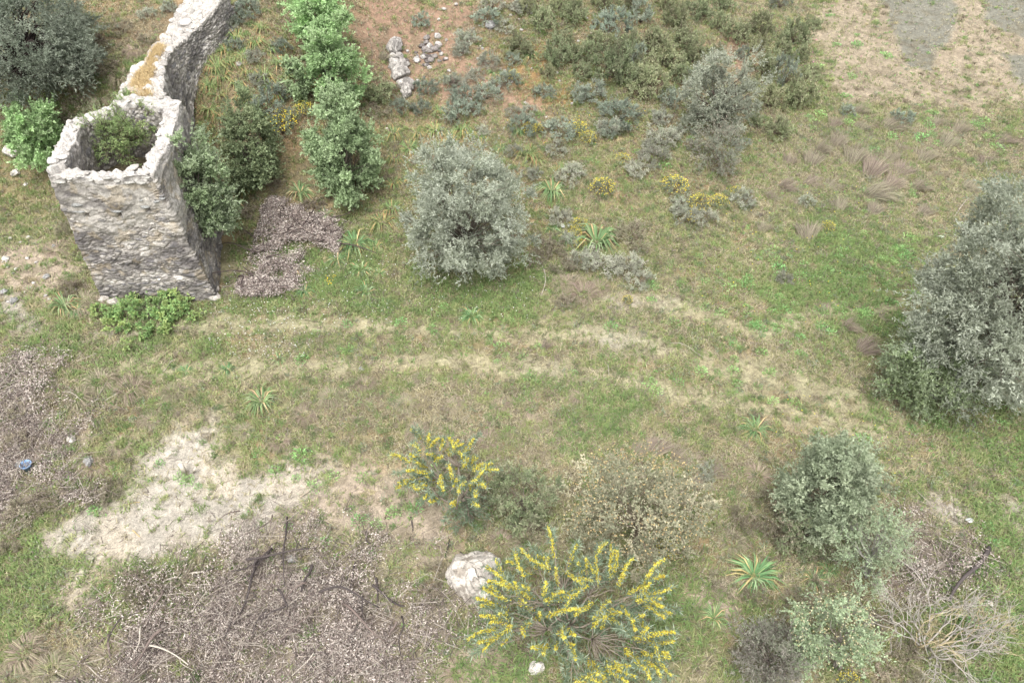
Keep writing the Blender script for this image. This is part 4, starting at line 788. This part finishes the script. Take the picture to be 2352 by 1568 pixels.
SCR = [(1450, 540, 92), (1265, 560, 80), (1300, 610, 74), (1230, 590, 50), (640, 420, 50), (560, 270, 60), (870, 250, 60), (560, 480, 60), (720, 470, 50), (1110, 1140, 50), (1240, 1200, 90), (1700, 1190, 90), (1780, 1130, 80), (1780, 1210, 70), (1640, 1330, 70), (1730, 1350, 60), (990, 1350, 70), (1010, 1300, 50), (1830, 1370, 70), (1880, 1340, 60),
       (2010, 1420, 80), (2080, 1500, 80), (2020, 1530, 80), (170, 660, 60), (150, 520, 50), (250, 1120, 80), (60, 1000, 70), (340, 1330, 100), (430, 1320, 70), (40, 1170, 90), (120, 1130, 80), (60, 930, 80), (20, 1250, 60), (1790, 1420, 60), (2180, 1530, 60), (2100, 1560, 60), (1700, 1500, 60), (1300, 690, 60), (900, 200, 40), (230, 100, 60), (280, 60, 60), (330, 90, 50), (250, 150, 60), (160, 270, 60), (190, 230, 60)]
for q in SCR: put('scrub', *q, hs=.8)
SQ = [(1268, 425, 74), (815, 545, 80), (830, 610, 54), (775, 592, 48), (700, 660, 50), (840, 662, 50), (602, 905, 78), (525, 840, 42), (640, 820, 38), (428, 845, 34), (1735, 970, 76), (1732, 1300, 96), (1640, 1405, 64), (1215, 122, 46), (1085, 715, 56), (530, 455, 66), (690, 430, 54), (150, 690, 66), (175, 705, 50), (1135, 160, 46), (745, 490, 50), (1190, 300, 40), (1305, 540, 50), (1270, 520, 44), (1840, 1440, 66), (1870, 1320, 60), (1900, 1300, 50), (1150, 335, 34), (630, 505, 46), (1180, 1345, 40), (870, 620, 34)]
put('squill', 1370, 535, 100, 1.2, label='big drooping squill clump with arching leaves right of the silver olive')
for q in SQ: put('squill', *q)
ASP = [(500, 145, 50), (512, 168, 50), (590, 92, 50), (606, 168, 48), (646, 140, 46), (640, 216, 44), (596, 232, 46), (560, 216, 46), (546, 186, 46), (622, 110, 44), (480, 190, 44), (500, 210, 44), (530, 140, 40), (560, 120, 44), (570, 160, 46), (545, 80, 44), (520, 110, 40), (660, 170, 44), (625, 190, 44), (480, 240, 46), (510, 260, 46), (470, 280, 40), (690, 235, 36), (880, 500, 60), (900, 470, 50), (860, 560, 46), (905, 415, 44), (940, 330, 46), (1000, 290, 50), (960, 300, 44), (1005, 330, 44), (1060, 290, 50), (905, 300, 44), (870, 320, 40), (1210, 345, 60), (1230, 360, 50), (940, 400, 40), (690, 500, 44), (680, 620, 44), (660, 640, 40), (1010, 250, 40), (1040, 310, 40), (1075, 300, 44), (1105, 310, 40), (905, 360, 40), (540, 340, 44), (540, 400, 44), (560, 430, 44), (650, 100, 40), (600, 60, 40), (850, 300, 40), (490, 310, 40), (1290, 385, 40)]
for q in ASP: put('asphodel', *q)
TUS = [(1919, 320, 70), (2042, 275, 84), (1972, 285, 70), (1881, 335, 56), (1865, 360, 70), (2037, 350, 90), (2117, 350, 120), (2002, 380, 80), (1809, 366, 60), (1913, 280, 56), (2002, 432, 120), (1908, 416, 90), (2042, 412, 80), (2105, 418, 80), (1798, 418, 70), (1854, 530, 70), (2005, 476, 70), (1924, 467, 60), (2018, 722, 80), (1500, 1020, 80), (1548, 1042, 80), (1596, 1105, 84), (1640, 1075, 70), (1460, 1030, 60), (2200, 290, 70), (2260, 360, 80), (2170, 320, 70), (2150, 270, 60), (2300, 310, 70), (2220, 420, 60),
       (1960, 350, 80), (2070, 380, 90), (1830, 460, 60), (1940, 740, 60), (1980, 790, 70), (1890, 700, 50), (1250, 790, 50), (880, 130, 40), (1130, 155, 50), (1040, 180, 56), (1970, 250, 50), (1860, 410, 60), (1760, 440, 50), (2120, 480, 60), (1750, 520, 50), (2060, 330, 60)]
for q in TUS: put('tussock', q[0], q[1], min(q[2], 90)*(.75+.4*rng.random()), .6+.7*rng.random())
HAY = [(1340, 660, 76), (1310, 640, 60), (1375, 650, 60), (1290, 640, 60), (1300, 1130, 0), (970, 860, 50), (1040, 920, 50), (1120, 1000, 60), (960, 980, 60), (760, 900, 60), (840, 870, 56), (700, 940, 56), (1330, 900, 56), (1680, 1230, 70), (1740, 1080, 60), (230, 860, 80), (300, 880, 80), (180, 900, 70), (350, 950, 60), (130, 560, 56), (190, 680, 90), (220, 690, 70), (60, 1480, 90), (120, 1520, 90), (190, 1500, 80), (30, 1540, 90), (250, 1480, 70), (990, 1540, 70), (1050, 1530, 70), (1100, 1560, 80), (1150, 1230, 60), (1210, 1230, 70), (1260, 1130, 60), (280, 1010, 60), (220, 1060, 60), (110, 830, 60), (190, 180, 70), (230, 210, 60), (280, 170, 60), (310, 110, 50), (130, 240, 60), (1350, 1260, 60), (2000, 1200, 60), (2080, 1210, 60), (1590, 1050, 60), (1420, 1040, 50), (1150, 920, 50), (1220, 960, 50), (930, 920, 50), (560, 980, 50), (640, 1000, 60), (400, 890, 60)]
for q in HAY:
    if q[2]: put('hay', *q)
for x0, y0, sx, sy, n_ in ((1980, 640, 110, 80, 64), (1850, 750, 120, 60, 40), (1780, 620, 120, 60, 28), (2050, 570, 90, 40, 24), (2200, 300, 120, 50, 18), (1960, 430, 140, 60, 16), (1700, 750, 140, 60, 16), (1250, 800, 300, 60, 18), (850, 760, 200, 30, 12), (2250, 1380, 80, 120, 26), (1650, 880, 160, 50, 14), (650, 1060, 250, 60, 16), (2150, 990, 130, 30, 18), (800, 1200, 200, 60, 12), (1400, 330, 150, 40, 14), (1900, 260, 80, 30, 14), (1950, 120, 80, 60, 8), (1560, 660, 120, 60, 10)):
    for _ in range(n_):
        px, py = x0+rng.normal()*sx*.7, y0+rng.normal()*sy*.7
        if 0 < px < 2352 and 0 < py < 1568: put('weed', px, py, (13+17*rng.random()**1.5)*(1+.3*(py > 1000)))

# ------------------------------------------------------------------ rocks
B = gp(1090, 1372); o = rock_mb((0.64, 0.56, 0.5), alb(196, 186, 172), 5, 90, 0.25, 0.09, alb(160, 148, 132)).build('boulder', M_stone); o.location = B+np.array([0, 0.45, 0.18]); tag(o, 'big pale cracked boulder left of the large acacia', 'boulder')
o = stone_thing(1130, 1402, 34, alb(226, 218, 204), 'small squared white block beneath the left side of the large acacia', 207, 0.35); o.scale = (1, .45, 1)
for k, (px, py, wd) in enumerate(((905, 118, 40), (902, 140, 26), (918, 135, 22), (908, 158, 34), (925, 155, 30), (915, 178, 38), (930, 172, 26), (922, 200, 26), (937, 203, 36), (934, 218, 30), (912, 106, 30))):
    pend(stone_thing(px, py, wd, alb(196, 188, 178) if k % 2 else alb(178, 170, 162), None, 210+k, 1.0, name='rock', cat='rock'), 'weathered grey outcrop rock', 'rock', 'rocks of the upright outcrop', px, py)
for k in range(40):
    px, py = 985+rng.normal()*18+((k % 5)-2)*4, 125+rng.normal()*11-((k % 5)-2)*9; stone_thing(px, py, 8+12*rng.random(), alb(*[(150, 140, 134), (196, 188, 180), (116, 106, 102)][k % 3]), 'small grey stone in the rubble spill right of the outcrop', 230+k, .7, group='stones of the rubble spill')
for px, py, wd, lb in ((32, 352, 46, 'large broken pale rock left of the bright bush by the tower'), (36, 399, 22, 'whitish stone below the broken pale rock'), (33, 692, 22, 'blue grey rounded stone at the left edge'), (14, 596, 20, 'white stone on the left edge slope'), (108, 637, 18, 'tan flat stone left of the tower foot'), (124, 566, 12, 'slim upright grey stone left of the tower'), (10, 672, 20, 'grey buried stone at the very left edge'), (60, 425, 12, 'small white stone among rubble below the bright bush'), (550, 15, 24, 'speckled grey rock near the top of the ruined wall'), (548, 150, 20, 'dark speckled rock among the asphodels'), (1128, 62, 30, 'pinkish rock under the round cushion shrub at the top'), (205, 1060, 28, 'grey stone half hidden below the yellow grass'), (50, 1068, 26, 'rounded grey stone beside the blue tub'), (165, 1010, 24, 'pale stone in the weeds above the yellow grass'), (672, 1285, 26, 'greenish grey stone in the leaf litter'), (1230, 1535, 40, 'flat pale stone near the bottom centre edge'), (2270, 1385, 20, 'pale stone in the green grass at the right edge'), (830, 848, 16, 'small grey stone beside the wheel track'), (985, 1138, 12, 'white pebble left of the small acacia')):
    stone_thing(px, py, wd, alb(214, 206, 192) if 'white' in lb or 'pale' in lb else alb(164, 162, 158), lb, int(px+py), .6)
for k in range(90):
    zx = k % 3; px, py = [(1120+rng.normal()*130, 90+rng.normal()*60), (60+rng.normal()*70, 620+rng.normal()*70), (1150+rng.normal()*130, 180+rng.normal()*60)][zx]
    if px < 0 or py < 0 or (240 > px > 100 and 380 < py < 640): continue
    stone_thing(px, py, 5+7*rng.random(), alb(*[(214, 204, 196), (190, 180, 172)][k % 2]), ['small pale stone lying on the reddish slope at the top', 'small pale stone lying on the ground left of the tower', 'small pale stone lying on the reddish slope at the top'][zx], 300+k, .7, group=['loose stones on the slope', 'loose stones left of the tower', 'loose stones on the slope'][zx])

# ------------------------------------------------------------------ heap of dead brush by the tower
B = gp(655, 610); heap = empty('brush_heap', B); tag(heap, 'heap of cut dead brush with pinkish brown leaves right of the tower', 'brush heap')
hp = [gp(*q)[:2] for q in ((620, 462), (690, 470), (735, 520), (790, 535), (775, 575), (715, 590), (690, 640), (640, 690), (570, 680), (555, 640), (590, 580))]; hp = np.array(hp)
q = hp.min(0)+(hp.max(0)-hp.min(0))*rng.random((60000, 2)); mk = pmask(q, hp, .5, 1.1, 7); q = q[rng.random(len(q)) < mk*np.clip(.25+3*(fbm(q*2, 6, 3)-.38), .04, 1)]
dz = pmask(q, hp, .8, .3, 7); z = terr(q[:, 0], q[:, 1])+.5*dz*(0.3+fbm(q*1.6, 4, 3))*(0.6+.4*rng.random(len(q)))
P3 = np.concatenate([q, z[:, None]], 1)-B
litter_mb(P3, .075, .06).build('dead_leaves', M_litter, heap); ii = rng.choice(len(P3), 900); twig_cloud(P3[ii], .5, .006, [alb(110, 96, 92), alb(150, 134, 126), alb(90, 78, 76)], .5).build('twigs', M_wood, heap)
for k in range(24):
    a = P3[rng.integers(0, len(P3))]; b = a+np.array([rng.normal()*.5, rng.normal()*.5, .2]); mb = MB(); a[2] += .08; b[2] += .12; tube(mb, curve(a, b*1.0+np.array([rng.normal()*.3, rng.normal()*.3, 0]), .08, 6), .022, .010, alb(92, 80, 77), 6); mb.build('branch', M_wood, heap)

# ------------------------------------------------------------------ fallen branches, sticks, logs
def stick(px0, py0, px1, py1, r, col, desc, name='fallen_branch', cat='branch', label=None, lift=0.06, bend=0.06):
    r = r*1.12 if py0 > 1180 and px0 < 1000 else r
    a, b = gp(px0, py0), gp(px1, py1); lt = 0.34*samp('litter', np.array([a[0]]), np.array([a[1]]))[0]; a[2] += lift+lt; b[2] += lift+lt; mb = MB(); path = curve(a-a, b-a, bend, 9, 0.02); path[:, 2] = np.maximum(path[:, 2], np.linspace(0, (b-a)[2], 9)-0.03)
    tube(mb, path, r, r*.5, col, 6, .25)
    L = np.linalg.norm(b-a)
    if L > .8 and r > .011:
        for _ in range(int(L*1.6)):
            i = int(rng.integers(2, 8)); d = nrm(((b-a)*.6/L+rng.normal(size=3)*np.array([.8, .8, .25]))[None])[0]; tube(mb, curve(path[i], path[i]+d*(.15+.35*rng.random()), .08, 4), r*.4, r*.2, col, 4)
    o = mb.build(name, M_wood); o.location = a
    if label: tag(o, label, cat)
    else: pend(o, desc, cat, 'cut branches on the litter heap' if cat == 'branch' else 'sticks on the bare ground', (px0+px1)/2, (py0+py1)/2)
DKB, PLB, MDB = alb(84, 76, 74), alb(200, 190, 176), alb(124, 110, 103)
# zoom at (1000,1980) full: x=574+z*.275, y=1137+z*.275 ; zoom at (0,1980): x=z*.275
def z4(*s_): return tuple(v for k in range(0, 4, 2) for v in (574+s_[k]*.275, 1137+s_[k+1]*.275))
def z2(*s_): return tuple(v for k in range(0, 4, 2) for v in (s_[k]*.275, 1137+s_[k+1]*.275))
for s_, r, c in ((z4(325, 220, 305, 800), .02, DKB), (z4(0, 610, 520, 520), .024, DKB), (z4(540, 640, 450, 860), .034, DKB), (z4(890, 600, 845, 860), .02, DKB), (z4(1060, 720, 1080, 920), .026, DKB), (z4(1040, 800, 1300, 980), .03, DKB), (z4(600, 880, 1100, 1010), .024, DKB), (z4(800, 970, 1150, 1290), .026, MDB),
     (z4(985, 340, 1015, 440), .024, DKB), (z4(1345, 190, 1330, 380), .016, DKB), (z4(1665, 370, 1650, 560), .014, DKB), (z4(1755, 480, 1810, 700), .012, DKB), (z4(270, 860, 350, 1000), .03, DKB), (z4(500, 800, 330, 930), .02, MDB), (z4(1280, 1060, 1275, 1390), .018, DKB), (z4(1240, 1110, 1180, 1230), .028, MDB), (z4(100, 600, 10, 790), .028, DKB), (z4(240, 440, 120, 580), .014, MDB),
     (z4(200, 200, 120, 420), .010, MDB), (z4(960, 900, 970, 1110), .016, DKB), (z4(560, 1380, 380, 1568), .012, PLB), (z4(560, 1030, 350, 1180), .014, MDB), (z4(330, 1000, 130, 1120), .018, DKB), (z4(180, 1020, 60, 1250), .014, DKB), (z4(940, 240, 960, 320), .012, MDB), (z4(420, 440, 460, 500), .014, DKB), (z4(300, 1250, 700, 900), .012, MDB),
     (z2(2290, 480, 1970, 1120), .032, DKB), (z2(2280, 560, 1960, 690), .02, DKB), (z2(1970, 1120, 1910, 1280), .018, DKB), (z2(2010, 140, 1800, 260), .014, MDB), (z2(2290, 190, 1990, 390), .014, MDB), (z2(1860, 290, 1850, 480), .010, MDB), (z2(1400, 850, 1290, 1050), .028, MDB), (z2(1550, 900, 1490, 1000), .020, MDB), (z2(920, 1180, 940, 1380), .028, MDB), (z2(1040, 1060, 930, 1260), .018, DKB), (z2(1230, 1160, 1190, 1360), .018, PLB), (z2(1400, 1180, 1160, 1500), .034, MDB),
     (z2(1300, 1320, 1620, 1480), .020, PLB), (z2(950, 1480, 1100, 1540), .016, MDB), (z2(880, 1200, 700, 1400), .024, MDB), (z2(840, 870, 640, 1000), .014, MDB), (z2(1580, 770, 1760, 770), .014, PLB), (z2(1740, 700, 1780, 810), .014, PLB), (z2(1720, 660, 1580, 680), .022, PLB), (z2(1500, 710, 1360, 760), .022, PLB), (z2(1730, 520, 1690, 620), .014, MDB), (z2(1800, 640, 1640, 730), .012, DKB), (z2(2200, 330, 2130, 430), .012, MDB), (z2(750, 1440, 900, 1568), .012, PLB), (z2(200, 1400, 40, 1530), .02, MDB)):
    stick(*s_, r, c, 'dark bare cut branch' if c is DKB else ('pale peeled branch' if c is PLB else 'brown dead branch'))
for s_, r, c in ((z2(785, 525, 710, 665), .022, PLB), (z2(640, 690, 690, 820), .02, PLB), (z2(550, 765, 460, 815), .014, PLB), (z2(1110, 295, 1170, 350), .012, alb(214, 186, 130)), (z2(1650, 255, 1550, 280), .012, PLB), (z2(1400, 250, 1460, 205), .016, PLB), (z2(1520, 195, 1485, 225), .014, PLB), (z2(1170, 60, 1030, 80), .010, alb(206, 184, 130)), (z2(630, 555, 720, 575), .010, PLB), (z2(1380, 465, 1405, 485), .018, PLB),
     ((310, 770, 325, 768), .012, PLB), ((1231, 590, 1242, 682), .020, PLB), ((10, 760, 20, 815), .014, alb(206, 190, 150)), ((0, 800, 60, 850), .012, alb(206, 190, 150)), ((145, 905, 200, 935), .010, PLB), ((100, 785, 130, 812), .014, PLB), ((375, 855, 405, 826), .014, PLB), ((280, 864, 385, 858), .008, PLB), ((660, 1000, 665, 1040), 0.010, PLB), ((580, 1005, 730, 990), .008, MDB), ((690, 1142, 718, 1122), .022, alb(196, 180, 160)), ((662, 985, 664, 1015), .01, PLB),
     ((150, 700, 152, 660), .01, PLB), ((0, 850, 20, 845), .012, PLB), ((310, 1095, 345, 1080), .010, PLB), ((1230, 1180, 1290, 1115), .006, PLB), ((2000, 460, 2080, 466), .014, MDB), ((2060, 436, 2062, 460), .014, MDB), ((2190, 500, 2230, 430), .010, PLB), ((735, 690, 712, 672), .016, MDB), ((735, 740, 700, 735), .012, alb(110, 96, 90)), ((1395, 835, 1397, 870), .010, PLB), ((1560, 980, 1545, 920), .008, PLB), ((1535, 790, 1640, 830), .007, PLB), ((2010, 1170, 2120, 1180), .010, MDB), ((845, 75, 852, 190), .010, MDB)):
    stick(*s_, r, c, 'pale broken stick' if c is not MDB else 'brown broken stick', 'stick', 'stick', lift=.02)
stick(2262, 1268, 2170, 1390, .055, alb(96, 88, 86), '', 'log', 'log', 'charred curved log lying in the grass at the lower right', .12, .05)
def block(px, py, w_, h_m, d_m, col, label, name, cat):
    p = gp(px, py); mb = MB(); v = np.array([[x_, y_, z_] for x_ in (-1, 1) for y_ in (-1, 1) for z_ in (0, 1)], float)*np.array([w_/2, d_m/2, h_m]); v += rng.normal(size=v.shape)*.006
    f = [[0, 1, 3], [0, 3, 2], [4, 6, 7], [4, 7, 5], [0, 4, 5], [0, 5, 1], [2, 3, 7], [2, 7, 6], [1, 5, 7], [1, 7, 3], [0, 2, 6], [0, 6, 4]]; mb.add(v, f, col); o = mb.build(name, M_wood); o.location = p; tag(o, label, cat); return o
block(426, 1088, .10, .42, .06, alb(222, 212, 196), 'upright pale split wooden post stub on the bare earth', 'wooden_post', 'post')
o = block(443, 1086, .05, .28, .05, alb(206, 196, 180), 'leaning short wooden stake beside the post stub', 'wooden_stake', 'stake'); o.rotation_euler = (0, .5, 0)
# blue tub
p = gp(68, 1078); tub = empty('plastic_tub', p); tag(tub, 'small pale blue plastic tub in the weeds at the left edge', 'tub'); th = np.arange(24)/24*6.283
prof = [(.0, .012), (.095, .012), (.10, 0), (.125, .22), (.14, .22), (.14, .235), (.118, .235), (.09, .03), (0, .03)]
V = np.array([[[r0*math.cos(t), r0*math.sin(t), z0] for r0, z0 in prof] for t in th]); MB().add(V, grid_f(24, len(prof), True), alb(150, 182, 222)).build('bucket', M_obj, tub)
for px, py, n_ in ((1292, 522, 'crumpled white plastic scrap right of the silver olive'), (1308, 520, 'smaller white plastic scrap beside the crumpled one'), (2225, 1197, 'white paper scrap in the grass at the lower right')):
    o = rock_mb((.09, .07, .05), alb(236, 236, 236), int(px), 12, .6).build('plastic_scrap', M_obj); o.location = gp(px, py)+np.array([0, 0, .05]); tag(o, n_, 'litter')
flush_labels()
